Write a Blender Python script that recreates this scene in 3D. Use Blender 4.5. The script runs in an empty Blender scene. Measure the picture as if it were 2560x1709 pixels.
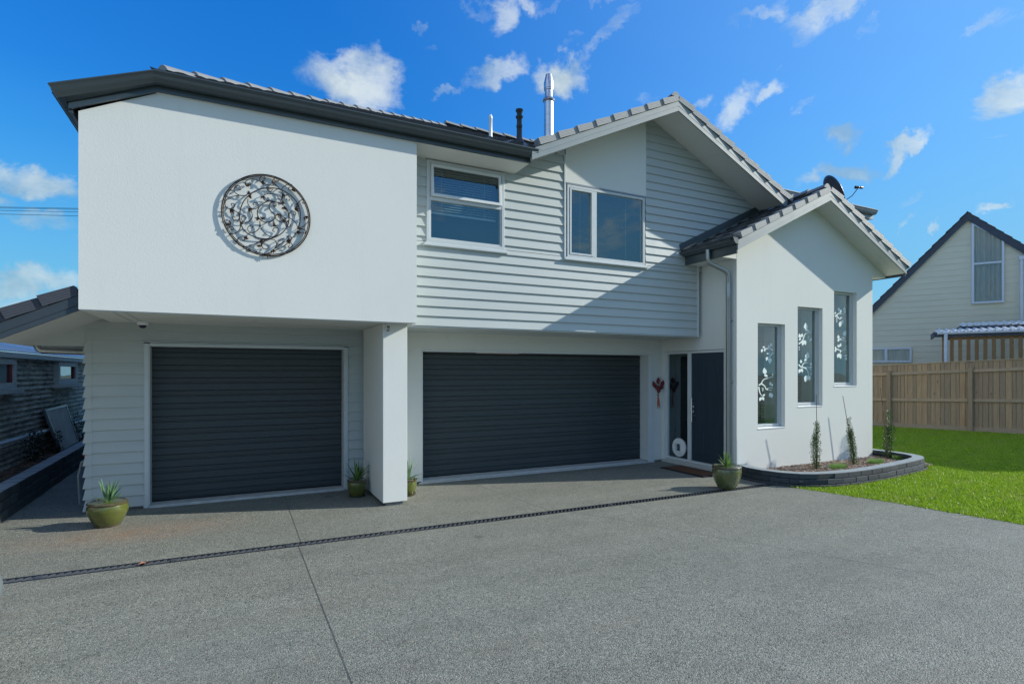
import bpy, bmesh, math, random
import numpy as np
from mathutils import Vector, Matrix, noise
random.seed(7)
rad = math.radians
scene = bpy.context.scene
COL = scene.collection

# ------------------------------------------------------------------ camera model
FPX, CXP, HYP, CAMH = 1377.0, 1280.0, 930.0, 1.75
YAW = math.atan(690/1377.0)
FW = (math.sin(YAW), math.cos(YAW)); RT = (math.cos(YAW), -math.sin(YAW))

# ------------------------------------------------------------------ node helpers
class NT:
    def __init__(s, tree): s.t = tree; s.n = tree.nodes; s.l = tree.links
    def add(s, typ, **kw):
        n = s.n.new(typ)
        for k, v in kw.items():
            if hasattr(n, k): setattr(n, k, v)
        return n
    def link(s, a, b): s.l.new(a, b)
    def math(s, op, a, b=None, clamp=False):
        n = s.n.new('ShaderNodeMath'); n.operation = op; n.use_clamp = clamp
        for i, v in enumerate((a, b)):
            if v is None: continue
            if isinstance(v, (int, float)): n.inputs[i].default_value = v
            else: s.l.new(v, n.inputs[i])
        return n.outputs[0]
    def mix(s, fac, a, b, blend='MIX'):
        n = s.n.new('ShaderNodeMix'); n.data_type = 'RGBA'; n.blend_type = blend
        for sock, v in ((n.inputs[0], fac), (n.inputs[6], a), (n.inputs[7], b)):
            if isinstance(v, (int, float)): sock.default_value = v
            elif isinstance(v, tuple): sock.default_value = (v[0], v[1], v[2], 1)
            else: s.l.new(v, sock)
        return n.outputs[2]
    def ramp(s, fac, stops, interp='LINEAR'):
        n = s.n.new('ShaderNodeValToRGB'); n.color_ramp.interpolation = interp
        e = n.color_ramp.elements
        while len(e) < len(stops): e.new(0.5)
        for i, (p, c) in enumerate(stops):
            e[i].position = p; e[i].color = (c[0], c[1], c[2], 1) if isinstance(c, tuple) else (c, c, c, 1)
        s.l.new(fac, n.inputs[0]); return n.outputs[0]
    def noise(s, vec, scale, detail=3, rough=.55, dist=0, out=0):
        n = s.n.new('ShaderNodeTexNoise'); n.inputs['Scale'].default_value = scale
        n.inputs['Detail'].default_value = detail; n.inputs['Roughness'].default_value = rough
        n.inputs['Distortion'].default_value = dist
        if vec is not None: s.l.new(vec, n.inputs['Vector'])
        return n.outputs[out]
    def voro(s, vec, scale, out='Color', feature='F1'):
        n = s.n.new('ShaderNodeTexVoronoi'); n.feature = feature; n.inputs['Scale'].default_value = scale
        if vec is not None: s.l.new(vec, n.inputs['Vector'])
        return n.outputs[out]
    def mapping(s, vec, scale=(1, 1, 1), rot=(0, 0, 0), loc=(0, 0, 0), typ='POINT'):
        n = s.n.new('ShaderNodeMapping'); n.vector_type = typ
        n.inputs['Location'].default_value = loc; n.inputs['Rotation'].default_value = rot; n.inputs['Scale'].default_value = scale
        s.l.new(vec, n.inputs['Vector']); return n.outputs[0]
    def bump(s, h, strength=.3, dist=.01, normal=None):
        n = s.n.new('ShaderNodeBump'); n.inputs['Strength'].default_value = strength; n.inputs['Distance'].default_value = dist
        s.l.new(h, n.inputs['Height'])
        if normal is not None: s.l.new(normal, n.inputs['Normal'])
        return n.outputs[0]

def new_mat(name):
    m = bpy.data.materials.new(name); m.use_nodes = True
    nt = NT(m.node_tree); b = nt.n['Principled BSDF']
    geo = nt.n.new('ShaderNodeNewGeometry')
    return m, nt, b, geo.outputs['Position']

def pmat(name, col, rough=.6, var=.12, vscale=3.0, vvec=(1, 1, 1), bscale=0, bstr=.2, bdist=.004, metallic=0, spec=.5, dirt=None, coat=0):
    """painted / plain material with a little real wear: colour variation, roughness variation, bump"""
    m, nt, b, P = new_mat(name)
    v = nt.mapping(P, vvec)
    n1 = nt.noise(v, vscale, 5, .6)
    lo = tuple(c*(1-var) for c in col); hi = tuple(min(1, c*(1+var)) for c in col)
    c = nt.mix(nt.math('MULTIPLY', nt.math('SUBTRACT', n1, .25), 2.0, True), lo, hi)
    if dirt:
        n2 = nt.noise(nt.mapping(P, (1, 1, .25)), 2.3, 6, .7)
        c = nt.mix(nt.math('MULTIPLY', nt.math('SUBTRACT', n2, .55, True), dirt[1]*4, True), c, dirt[0])
    nt.link(c, b.inputs['Base Color'])
    rr = nt.math('ADD', nt.math('MULTIPLY', nt.noise(P, vscale*3, 3), .25), rough-.12, True)
    nt.link(rr, b.inputs['Roughness'])
    b.inputs['Metallic'].default_value = metallic
    b.inputs['Specular IOR Level'].default_value = spec
    b.inputs['Coat Weight'].default_value = coat; b.inputs['Coat Roughness'].default_value = .08
    if bscale:
        nt.link(nt.bump(nt.noise(v, bscale, 4, .6), bstr, bdist), b.inputs['Normal'])
    return m

M = {}
def stucco(name, col):
    m, nt, b, P = new_mat(name)
    big = nt.noise(P, .9, 5, .6); fine = nt.noise(P, 9, 4, .6)
    st = nt.noise(nt.mapping(P, (3, 3, .35)), 2.0, 5, .65)
    c = nt.mix(big, tuple(x*.95 for x in col), tuple(x*1.03 for x in col))
    c = nt.mix(nt.math('MULTIPLY', nt.math('SUBTRACT', st, .56, True), 1.2, True), c, tuple(x*.86 for x in col))
    c = nt.mix(nt.math('MULTIPLY', fine, .12), c, tuple(x*.9 for x in col))
    nt.link(c, b.inputs['Base Color']); b.inputs['Roughness'].default_value = .85
    b.inputs['Specular IOR Level'].default_value = .25
    h = nt.math('ADD', nt.noise(P, 85, 3, .6), nt.math('MULTIPLY', nt.noise(P, 42, 3, .5), .7))
    nt.link(nt.bump(h, .34, .0028), b.inputs['Normal'])
    return m
M['stucco'] = stucco('stucco', (.675, .695, .66))
M['board'] = pmat('weatherboard_paint', (.435, .48, .47), .55, .04, 2.0, (.6, .6, 4), 40, .12, .002, spec=.4)
M['soffit'] = pmat('soffit_paint', (.64, .65, .62), .6, .04, 1.0, spec=.3)
M['trim'] = pmat('trim_paint', (.52, .57, .58), .45, .04, 3.0, spec=.4)
M['whitetrim'] = pmat('white_powdercoat', (.62, .66, .67), .4, .03, 3.0)
M['barge'] = pmat('barge_paint', (.23, .275, .285), .5, .05, 2.0, spec=.4)
M['gutter'] = pmat('slate_gutter', (.038, .055, .062), .35, .1, 3.0, spec=.6, coat=.25)
M['alu'] = pmat('window_aluminium', (.50, .54, .55), .38, .03, 3.0)
M['slatealu'] = pmat('grey_aluminium', (.20, .235, .27), .4, .05, 3.0)
M['white'] = pmat('white_plastic', (.78, .80, .80), .35, .03, 5.0)
M['black'] = pmat('black_plastic', (.02, .022, .025), .4, .1, 5.0)
M['steel'] = pmat('brushed_steel', (.75, .77, .78), .35, .05, 6.0, metallic=1)
M['flue'] = pmat('stainless_flue', (.60, .60, .62), .36, .12, 2.0, (1, 1, 6), metallic=1)
M['pipe'] = pmat('zinc_downpipe', (.36, .38, .38), .35, .08, 3.0, metallic=.85)
M['concrete'] = pmat('concrete_step', (.46, .47, .45), .85, .15, 8, bscale=60, bstr=.3, bdist=.004)
M['found'] = pmat('foundation_concrete', (.16, .17, .17), .9, .2, 10, bscale=50, bstr=.3)
M['darkroom'] = pmat('dark_interior', (.03, .035, .04), .9, .2, 2.0)  # near-black: darkness of unlit rooms put into the colour
M['blind'] = pmat('blind_slat', (.42, .49, .48), .5, .04, 4.0)
M['decal'] = pmat('frosted_decal', (.74, .84, .80), .7, .03, 10)
M['cloth'] = pmat('curtain_cloth', (.40, .40, .36), .9, .15, 6.0, (6, 6, .5))
M['iron'] = pmat('dark_iron', (.035, .028, .024), .45, .5, 30, metallic=.6)
M['leafiron'] = pmat('copper_brown_iron', (.055, .036, .028), .5, .5, 25, metallic=.5)
M['rubber'] = pmat('black_rubber', (.015, .015, .017), .8, .2, 20, bscale=80, bstr=.4)
M['red'] = pmat('red_dried_pod', (.16, .012, .02), .5, .4, 20)
M['orange'] = pmat('orange_twine', (.45, .08, .03), .6, .3, 20)
M['cane'] = pmat('bamboo_stake', (.13, .085, .06), .7, .3, 20)
M['bark_stem'] = pmat('stem_bark', (.06, .045, .03), .9, .3, 20)

def door_mat():
    m, nt, b, P = new_mat('slate_door_paint')
    n1 = nt.noise(nt.mapping(P, (2.5, 2.5, 60)), 3.0, 5, .7)
    c = nt.mix(n1, (.024, .035, .039), (.043, .056, .060))
    nt.link(c, b.inputs['Base Color']); b.inputs['Roughness'].default_value = .48
    nt.link(nt.bump(n1, .25, .003), b.inputs['Normal']); return m
M['garage'] = door_mat()
M['navy'] = pmat('navy_door_paint', (.026, .046, .066), .4, .1, 3.0, (4, 4, .5), 30, .1)

def tile_mat():
    m, nt, b, P = new_mat('charcoal_roof_tile')
    n1 = nt.noise(P, 12, 5, .7); n2 = nt.noise(P, 90, 3, .6)
    c = nt.mix(n1, (.055, .062, .07), (.095, .10, .11))
    nt.link(c, b.inputs['Base Color'])
    nt.link(nt.math('ADD', nt.math('MULTIPLY', n1, .3), .22), b.inputs['Roughness'])
    nt.link(nt.bump(n2, .45, .004), b.inputs['Normal']); return m
M['tile'] = tile_mat()
def cap_mat(name, lo, hi):
    m, nt, b, P = new_mat(name)
    w = nt.n.new('ShaderNodeTexWave'); w.wave_type = 'BANDS'; w.bands_direction = 'Z'
    w.inputs['Scale'].default_value = 9.0; w.inputs['Distortion'].default_value = 3.0
    w.inputs['Detail'].default_value = 2.5; w.inputs['Detail Scale'].default_value = .6
    tc = nt.n.new('ShaderNodeTexCoord')
    uv = nt.mapping(tc.outputs['UV'], (.5, 1, 1))
    nt.link(nt.mapping(tc.outputs['UV'], (3.0, 1, 1)), w.inputs['Vector'])
    w.bands_direction = 'Y'; w.inputs['Scale'].default_value = 1.5
    n1 = nt.noise(P, 14, 4, .6)
    c = nt.mix(n1, lo, hi)
    c = nt.mix(nt.ramp(w.outputs['Fac'], [(.0, .6), (.28, .0)]), c, tuple(x*.5 for x in lo))
    nt.link(c, b.inputs['Base Color']); b.inputs['Roughness'].default_value = .62; b.inputs['Specular IOR Level'].default_value = .3
    nt.link(nt.bump(w.outputs['Fac'], .6, .006), b.inputs['Normal']); return m
M['cap'] = cap_mat('barge_cap_tile', (.30, .315, .315), (.37, .385, .38))
M['capshade'] = cap_mat('shaded_barge_cap', (.045, .052, .068), (.062, .070, .088))  # same cap tile darkened for the lean-to: shade put into its colour

def glass(name, tint=(.70, .80, .79), refl=1.0, base=.15):
    m = bpy.data.materials.new(name); m.use_nodes = True; nt = NT(m.node_tree)
    for n in list(nt.n): nt.n.remove(n)
    out = nt.n.new('ShaderNodeOutputMaterial'); tr = nt.n.new('ShaderNodeBsdfTransparent'); gl = nt.n.new('ShaderNodeBsdfGlossy')
    tr.inputs[0].default_value = (*tint, 1); gl.inputs['Roughness'].default_value = .004
    gl.inputs[0].default_value = (.82, .96, 1, 1)
    geo = nt.n.new('ShaderNodeNewGeometry')
    dt = nt.n.new('ShaderNodeVectorMath'); dt.operation = 'DOT_PRODUCT'; nt.link(geo.outputs['Incoming'], dt.inputs[0]); nt.link(geo.outputs['Normal'], dt.inputs[1])
    om = nt.math('SUBTRACT', 1.0, nt.math('ABSOLUTE', dt.outputs['Value']), True)
    nt.link(nt.bump(nt.noise(geo.outputs['Position'], 1.3, 1), .08, .05), gl.inputs['Normal'])
    f = nt.math('ADD', nt.math('MULTIPLY', nt.math('POWER', om, 5.0), refl*.9), base, True)
    mx = nt.n.new('ShaderNodeMixShader'); nt.link(f, mx.inputs[0]); nt.link(tr.outputs[0], mx.inputs[1]); nt.link(gl.outputs[0], mx.inputs[2])
    nt.link(mx.outputs[0], out.inputs['Surface']); return m
M['glass'] = glass('window_glass'); M['glassclear'] = glass('clear_window_glass', (.86, .9, .9), .6, .05)

def driveway_mat():
    m, nt, b, P = new_mat('exposed_aggregate')
    cell = nt.voro(P, 112, 'Color'); d = nt.voro(P, 112, 'Distance')
    cell2 = nt.voro(P, 55, 'Color')
    sep = nt.n.new('ShaderNodeSeparateColor'); nt.link(cell, sep.inputs[0])
    sep2 = nt.n.new('ShaderNodeSeparateColor'); nt.link(cell2, sep2.inputs[0])
    stones = nt.ramp(sep.outputs[0], [(0, (.045, .053, .047)), (.16, (.10, .112, .10)), (.34, (.24, .255, .225)), (.60, (.34, .355, .315)), (.8, (.47, .48, .42)), (.93, (.36, .29, .22)), (1, (.66, .66, .57))])
    big = nt.ramp(sep2.outputs[1], [(0, .70), (.5, .88), (1, 1.08)])
    c = nt.mix(1.0, stones, big, 'MULTIPLY')
    matrix = (.26, .27, .24)
    c = nt.mix(nt.ramp(d, [(.35, 0.0), (.62, .75)]), c, matrix)
    # broad stains and tyre-worn areas
    s1 = nt.noise(P, .45, 5, .6); s2 = nt.noise(nt.mapping(P, (.5, 2.0, 1)), .9, 5, .65)
    c = nt.mix(nt.math('MULTIPLY', nt.math('SUBTRACT', s1, .42, True), 1.3, True), c, tuple(x for x in (.20, .205, .19)))
    c = nt.mix(nt.math('MULTIPLY', nt.math('SUBTRACT', s2, .52, True), 1.8, True), c, (.25, .225, .185))
    # rust / compost stain beside the first pot
    sx = nt.n.new('ShaderNodeVectorMath'); sx.operation = 'DISTANCE'
    nt.link(nt.mapping(P, (.75, 1.9, 1), loc=(.75, -13.7, 0)), sx.inputs[0]); sx.inputs[1].default_value = (0, 0, 0)
    rust = nt.math('MULTIPLY', nt.math('SUBTRACT', 1.0, sx.outputs['Value'], True), nt.noise(P, 5, 4), True)
    c = nt.mix(nt.math('MULTIPLY', rust, .9, True), c, (.36, .21, .13))
    s3 = nt.noise(nt.mapping(P, (1, 1, 1)), 2.6, 6, .7, .8); s4 = nt.noise(nt.mapping(P, (.22, 1.1, 1), (0, 0, .35)), 1.6, 6, .7)
    c = nt.mix(1.0, c, nt.ramp(s3, [(.30, .88), (.5, .97), (.70, 1.04)]), 'MULTIPLY')
    c = nt.mix(1.0, c, nt.ramp(s4, [(.32, .84), (.50, .96), (.70, 1.05)]), 'MULTIPLY')
    spots = nt.voro(P, 1.15, 'Distance')
    c = nt.mix(nt.math('MULTIPLY', nt.ramp(spots, [(.03, .55), (.10, 0.0)]), nt.math('GREATER_THAN', nt.noise(P, .7, 2), .52)), c, (.10, .10, .09))
    c = nt.mix(1.0, c, (.84, .835, .805), 'MULTIPLY')
    nt.link(c, b.inputs['Base Color'])
    b.inputs['Roughness'].default_value = .65; b.inputs['Specular IOR Level'].default_value = .35
    h = nt.math('SUBTRACT', 1.0, d)
    nt.link(nt.bump(h, .6, .007), b.inputs['Normal']); return m
M['drive'] = driveway_mat()

def wood_mat(name, lo, hi, axis=2, tint=True):
    m, nt, b, P = new_mat(name)
    sc = [9, 9, 9]; sc[axis] = .7
    g = nt.noise(nt.mapping(P, tuple(sc)), 3.0, 6, .7, .6)
    at = nt.n.new('ShaderNodeAttribute'); at.attribute_name = 'tone'
    c = nt.mix(g, lo, hi)
    kn = nt.voro(nt.mapping(P, (4, 4, 1.3)), 1.1, 'Distance')
    c = nt.mix(nt.ramp(kn, [(.02, .8), (.09, 0.0)]), c, tuple(x*.3 for x in lo))
    if tint: c = nt.mix(1.0, c, nt.ramp(at.outputs['Fac'], [(0, (.80, .83, .88)), (.5, (1, 1, 1)), (1, (1.18, 1.12, 1.05))]), 'MULTIPLY')
    nt.link(c, b.inputs['Base Color']); b.inputs['Roughness'].default_value = .85
    nt.link(nt.bump(g, .4, .006), b.inputs['Normal']); return m
M['fence'] = wood_mat('weathered_pine', (.20, .135, .085), (.56, .41, .265))
M['slatwood'] = wood_mat('treated_pine', (.20, .115, .05), (.36, .23, .11))

def leaf_mat(name, c1, c2, sc=25, trans=.25):
    m, nt, b, P = new_mat(name)
    c = nt.mix(nt.math('MULTIPLY', nt.math('SUBTRACT', nt.noise(P, sc, 3), .3), 2.2, True), c1, c2)
    nt.link(c, b.inputs['Base Color']); b.inputs['Roughness'].default_value = .5
    tl = nt.n.new('ShaderNodeBsdfTranslucent'); nt.link(c, tl.inputs[0])
    mx = nt.n.new('ShaderNodeMixShader'); mx.inputs[0].default_value = trans
    out = nt.n['Material Output']; nt.link(b.outputs[0], mx.inputs[1]); nt.link(tl.outputs[0], mx.inputs[2]); nt.link(mx.outputs[0], out.inputs['Surface'])
    return m
M['strap'] = leaf_mat('strap_leaf', (.06, .15, .03), (.22, .36, .10), 12)
M['strapblue'] = leaf_mat('blue_green_leaf', (.07, .17, .07), (.24, .42, .22), 12)
M['shrubleaf'] = leaf_mat('small_dark_leaf', (.025, .08, .02), (.12, .22, .05), 30, .15)
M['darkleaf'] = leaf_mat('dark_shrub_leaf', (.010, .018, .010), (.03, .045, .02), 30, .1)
M['grass'] = leaf_mat('lawn_blade', (.10, .26, .010), (.56, .72, .04), 40.0, .28)
_nt = NT(M['grass'].node_tree); _b = _nt.n['Principled BSDF']; _l = _b.inputs['Base Color'].links[0].from_socket
_g = _nt.n.new('ShaderNodeNewGeometry').outputs['Position']
_c = _nt.mix(_nt.math('MULTIPLY', _nt.math('SUBTRACT', _nt.noise(_g, 1.7, 6, .75), .50, True), 4.5, True), _l, (.40, .40, .10))
_c = _nt.mix(_nt.math('MULTIPLY', _nt.math('SUBTRACT', _nt.noise(_g, 4.5, 5, .7), .50, True), 4.0, True), _c, (.10, .22, .02))
_nt.link(_c, _b.inputs['Base Color'])
M['tuft'] = leaf_mat('grass_tuft_blade', (.12, .27, .04), (.28, .46, .09), 6.0, .3)
def soil_lawn():
    m, nt, b, P = new_mat('lawn_thatch')
    n = nt.noise(P, 6, 6, .7); n2 = nt.noise(P, 60, 4, .7)
    c = nt.mix(n, (.045, .09, .012), (.10, .15, .02))
    c = nt.mix(nt.math('MULTIPLY', nt.math('SUBTRACT', n2, .52, True), 3, True), c, (.12, .10, .045))
    nt.link(c, b.inputs['Base Color']); b.inputs['Roughness'].default_value = .95
    nt.link(nt.bump(n2, .8, .02), b.inputs['Normal']); return m
M['thatch'] = soil_lawn()
M['ground'] = pmat('bare_ground', (.13, .14, .09), .95, .35, .4, bscale=8)
def mulch(name, cols, sc):
    m, nt, b, P = new_mat(name)
    s = nt.n.new('ShaderNodeSeparateColor'); nt.link(nt.voro(P, sc, 'Color'), s.inputs[0])
    c = nt.ramp(s.outputs[0], [(i/(len(cols)-1), c) for i, c in enumerate(cols)])
    nt.link(c, b.inputs['Base Color']); b.inputs['Roughness'].default_value = .9
    nt.link(nt.bump(nt.voro(P, sc, 'Distance'), 1.0, .02), b.inputs['Normal']); return m
M['soil'] = mulch('garden_soil_mix', [(.05, .03, .02), (.13, .075, .045), (.22, .14, .09), (.08, .05, .035)], 40)
M['barkchip'] = mulch('bark_chip', [(.05, .032, .022), (.12, .075, .05), (.20, .13, .09), (.035, .025, .02), (.26, .18, .13)], 13)
M['pebble'] = mulch('pebble_stone', [(.22, .12, .08), (.34, .22, .15), (.42, .33, .25), (.18, .11, .08), (.50, .42, .34)], 17)
def block_mat():
    m, nt, b, P = new_mat('charcoal_split_block')
    n = nt.noise(P, 70, 4, .75); n2 = nt.noise(P, 5, 4, .6)
    s = nt.n.new('ShaderNodeAttribute'); s.attribute_name = 'tone'
    c = nt.mix(n, (.018, .025, .031), (.062, .075, .086))
    c = nt.mix(nt.math('MULTIPLY', n2, .5), c, (.05, .062, .072))
    c = nt.mix(1.0, c, nt.ramp(s.outputs['Fac'], [(0, .75), (1, 1.25)]), 'MULTIPLY')
    nt.link(c, b.inputs['Base Color']); b.inputs['Roughness'].default_value = .85
    nt.link(nt.bump(n, .8, .010), b.inputs['Normal']); return m
M['block'] = block_mat()
M['coping'] = pmat('block_top', (.24, .28, .30), .8, .18, 9, bscale=70, bstr=.3)
def glaze(name, lo, hi, rim):
    m, nt, b, P = new_mat(name)
    n = nt.noise(P, 5, 5, .65); n2 = nt.noise(nt.mapping(P, (1, 1, .3)), 22, 5, .7)
    c = nt.mix(n, lo, hi)
    c = nt.mix(nt.math('MULTIPLY', nt.math('SUBTRACT', n2, .5, True), 1.8, True), c, rim)
    nt.link(c, b.inputs['Base Color']); b.inputs['Roughness'].default_value = .22
    b.inputs['Coat Weight'].default_value = .6; b.inputs['Coat Roughness'].default_value = .06
    nt.link(nt.bump(n2, .15, .004), b.inputs['Normal']); return m
M['glaze'] = glaze('olive_glaze', (.035, .05, .012), (.15, .17, .03), (.09, .075, .03))
M['glazegreen'] = glaze('moss_glaze', (.05, .065, .02), (.13, .155, .06), (.20, .20, .13))
M['glazerim'] = glaze('brown_glaze', (.045, .035, .018), (.10, .085, .04), (.17, .15, .09))
def corr_wall():
    m, nt, b, P = new_mat('rusty_corrugated_iron')
    n = nt.noise(nt.mapping(P, (1, 1, 5)), 2.5, 7, .75); n2 = nt.noise(nt.mapping(P, (1, .4, 8)), 6, 6, .75)
    c = nt.mix(nt.ramp(n, [(.32, 0.0), (.66, 1.0)]), (.09, .088, .075), (.62, .62, .55))
    c = nt.mix(nt.math('MULTIPLY', nt.math('SUBTRACT', n2, .5, True), 4, True), c, (.75, .76, .70))
    c = nt.mix(nt.math('MULTIPLY', nt.math('SUBTRACT', nt.noise(P, 3.2, 5, .7), .52, True), 4, True), c, (.10, .06, .04))
    nt.link(c, b.inputs['Base Color']); b.inputs['Roughness'].default_value = .8; b.inputs['Metallic'].default_value = .15
    nt.link(nt.bump(n2, .4, .004), b.inputs['Normal']); return m
M['corr'] = corr_wall()
M['zincroof'] = pmat('zinc_roof_sheet', (.50, .56, .60), .35, .15, 1.2, (1, 3, 1), metallic=.2)
M['timberold'] = pmat('grey_weathered_timber', (.48, .53, .53), .8, .2, 10, (1, 1, 4), 40, .3)
M['redpaint'] = pmat('faded_red_paint', (.22, .05, .06), .6, .2, 6)
M['cream'] = pmat('cream_board_paint', (.66, .64, .51), .6, .05, 1.5, (.6, .6, 3), spec=.3)
M['navyfascia'] = pmat('navy_fascia_paint', (.035, .05, .08), .5, .15, 3)
M['oldtile'] = pmat('lichen_roof_tile', (.12, .125, .10), .85, .45, 14, bscale=40, bstr=.4)
M['bluewhite'] = pmat('pale_window_frame', (.60, .66, .74), .4, .04, 4)
M['whiteroof'] = pmat('white_roof_sheet', (.88, .89, .90), .3, .03, 3)
M['mat'] = pmat('coir_mat', (.13, .055, .025), .95, .4, 60, bscale=120, bstr=.8, bdist=.01)
M['asphaltjoint'] = pmat('joint_sealant', (.045, .047, .048), .8, .2, 10)
M['drain'] = pmat('drain_plastic', (.018, .022, .028), .45, .2, 20)
M['bin'] = pmat('pale_grey_plastic', (.27, .31, .32), .45, .08, 6, bscale=50, bstr=.1)
M['brick'] = pmat('brick_render', (.30, .26, .22), .8, .15, 3)
M['stainline'] = pmat('mortar_line', (.3, .3, .3), .9)

# ------------------------------------------------------------------ mesh builder
class MB:
    def __init__(s): s.v = []; s.f = []; s.tone = []; s.uv = {}; s.curt = None
    def face(s, pts, uv=None):
        i = len(s.v); s.v += [tuple(p) for p in pts]; s.f.append(tuple(range(i, i+len(pts))))
        s.tone.append(s.curt if s.curt is not None else .5)
        if uv: s.uv[len(s.f)-1] = uv
    def hexa(s, p, uvlen=None):
        """p: 8 points, bottom ring 0-3 then top ring 4-7"""
        i = len(s.v); s.v += [tuple(q) for q in p]
        for a in ((0, 3, 2, 1), (4, 5, 6, 7), (0, 1, 5, 4), (1, 2, 6, 5), (2, 3, 7, 6), (3, 0, 4, 7)):
            s.f.append(tuple(i+k for k in a)); s.tone.append(s.curt if s.curt is not None else .5)
            if uvlen: s.uv[len(s.f)-1] = [(0, 0), (uvlen[0], 0), (uvlen[0], uvlen[1]), (0, uvlen[1])]
    def box(s, x0, x1, y0, y1, z0, z1, T=None):
        p = [(x0, y0, z0), (x1, y0, z0), (x1, y1, z0), (x0, y1, z0), (x0, y0, z1), (x1, y0, z1), (x1, y1, z1), (x0, y1, z1)]
        if T: p = [T(*q) for q in p]
        s.hexa(p)
    def extrude(s, prof, fn0, fn1, caps=True):
        """prof: list of 2d points; fn0/fn1 map them to 3d at both ends"""
        a = [fn0(*q) for q in prof]; b = [fn1(*q) for q in prof]; n = len(prof)
        i = len(s.v); s.v += [tuple(q) for q in a] + [tuple(q) for q in b]
        for k in range(n):
            s.f.append((i+k, i+(k+1) % n, i+n+(k+1) % n, i+n+k)); s.tone.append(s.curt if s.curt is not None else .5)
        if caps:
            s.f.append(tuple(range(i+n-1, i-1, -1))); s.f.append(tuple(range(i+n, i+2*n))); s.tone += [.5, .5]
    def tube(s, path, r, n=8, taper=None, caps=True, closed=False):
        path = [Vector(p) for p in path]; m = len(path); rings = []
        up = Vector((0, 0, 1)); prevn = None
        for k, p in enumerate(path):
            if closed: t = path[(k+1) % m]-path[(k-1) % m]
            else: t = (path[min(k+1, m-1)]-path[max(k-1, 0)])
            t.normalize()
            a = up if prevn is None else prevn
            if prevn is None and abs(t.dot(up)) > .9: a = Vector((1, 0, 0))
            nn = (a - t*a.dot(t)).normalized(); prevn = nn; bb = t.cross(nn)
            rr = r if taper is None else r*(1+(taper-1)*k/(m-1))
            i = len(s.v)
            for j in range(n):
                an = 2*math.pi*j/n
                s.v.append(tuple(p + nn*(rr*math.cos(an)) + bb*(rr*math.sin(an))))
            rings.append(i)
        segs = m if closed else m-1
        for k in range(segs):
            a, b = rings[k], rings[(k+1) % m]
            for j in range(n):
                s.f.append((a+j, a+(j+1) % n, b+(j+1) % n, b+j)); s.tone.append(.5)
        if caps and not closed:
            s.f.append(tuple(rings[0]+j for j in range(n-1, -1, -1))); s.f.append(tuple(rings[-1]+j for j in range(n))); s.tone += [.5, .5]
    def lathe(s, prof, c, n=36, wob=0):
        rings = []
        for (r, z) in prof:
            i = len(s.v); rings.append(i)
            for j in range(n):
                an = 2*math.pi*j/n; q = r*(1+wob*math.sin(an*2+z*7))
                s.v.append((c[0]+q*math.cos(an), c[1]+q*math.sin(an), c[2]+z))
        for k in range(len(prof)-1):
            for j in range(n):
                s.f.append((rings[k]+j, rings[k]+(j+1) % n, rings[k+1]+(j+1) % n, rings[k+1]+j)); s.tone.append(.5)
        s.f.append(tuple(rings[0]+j for j in range(n-1, -1, -1))); s.f.append(tuple(rings[-1]+j for j in range(n))); s.tone += [.5, .5]
    def build(s, name, mat, parent=None, smooth=False, clips=(), bevel=0, kind=None):
        me = bpy.data.meshes.new(name); me.from_pydata(s.v, [], s.f); me.update()
        at = me.attributes.new('tone', 'FLOAT', 'FACE'); at.data.foreach_set('value', [float(t) for t in s.tone])
        if s.uv:
            uvl = me.uv_layers.new(name='UVMap')
            for fi, uvs in s.uv.items():
                p = me.polygons[fi]
                for k, li in enumerate(p.loop_indices): uvl.data[li].uv = uvs[k]
        me.materials.append(M[mat] if isinstance(mat, str) else mat)
        if clips:
            bm = bmesh.new(); bm.from_mesh(me)
            for co, no in clips:
                bmesh.ops.bisect_plane(bm, geom=bm.verts[:]+bm.edges[:]+bm.faces[:], plane_co=co, plane_no=no, clear_outer=True)
            bm.to_mesh(me); bm.free()
        if smooth:
            me.polygons.foreach_set('use_smooth', [True]*len(me.polygons))
            if smooth != 'all':
                me.set_sharp_from_angle(angle=rad(40))
        o = bpy.data.objects.new(name, me); COL.objects.link(o)
        if parent is not None: o.parent = parent
        if bevel:
            b = o.modifiers.new('edge', 'BEVEL'); b.width = bevel; b.segments = 2; b.limit_method = 'ANGLE'; b.angle_limit = rad(50)
        if kind: o['kind'] = kind
        return o

def thing(name, label, cat, group=None, loc=(0, 0, 0), rz=0):
    o = bpy.data.objects.new(name, None); COL.objects.link(o); o.location = loc; o.rotation_euler = (0, 0, rz)
    o.empty_display_size = .2
    o['label'] = label; o['category'] = cat
    if group: o['group'] = group
    return o
def tag(o, label, cat, group=None):
    o['label'] = label; o['category'] = cat
    if group: o['group'] = group
    return o
def copy_tree(o, parent=None):
    c = o.copy(); COL.objects.link(c); c.parent = parent
    for ch in list(o.children): copy_tree(ch, c)
    return c
def TY(Y):   # wall facing -Y : u = x, o = out of the wall
    return lambda u, o, z: (u, Y-o, z)
def TX(X):   # wall facing -X : u = y
    return lambda u, o, z: (X-o, u, z)

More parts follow.
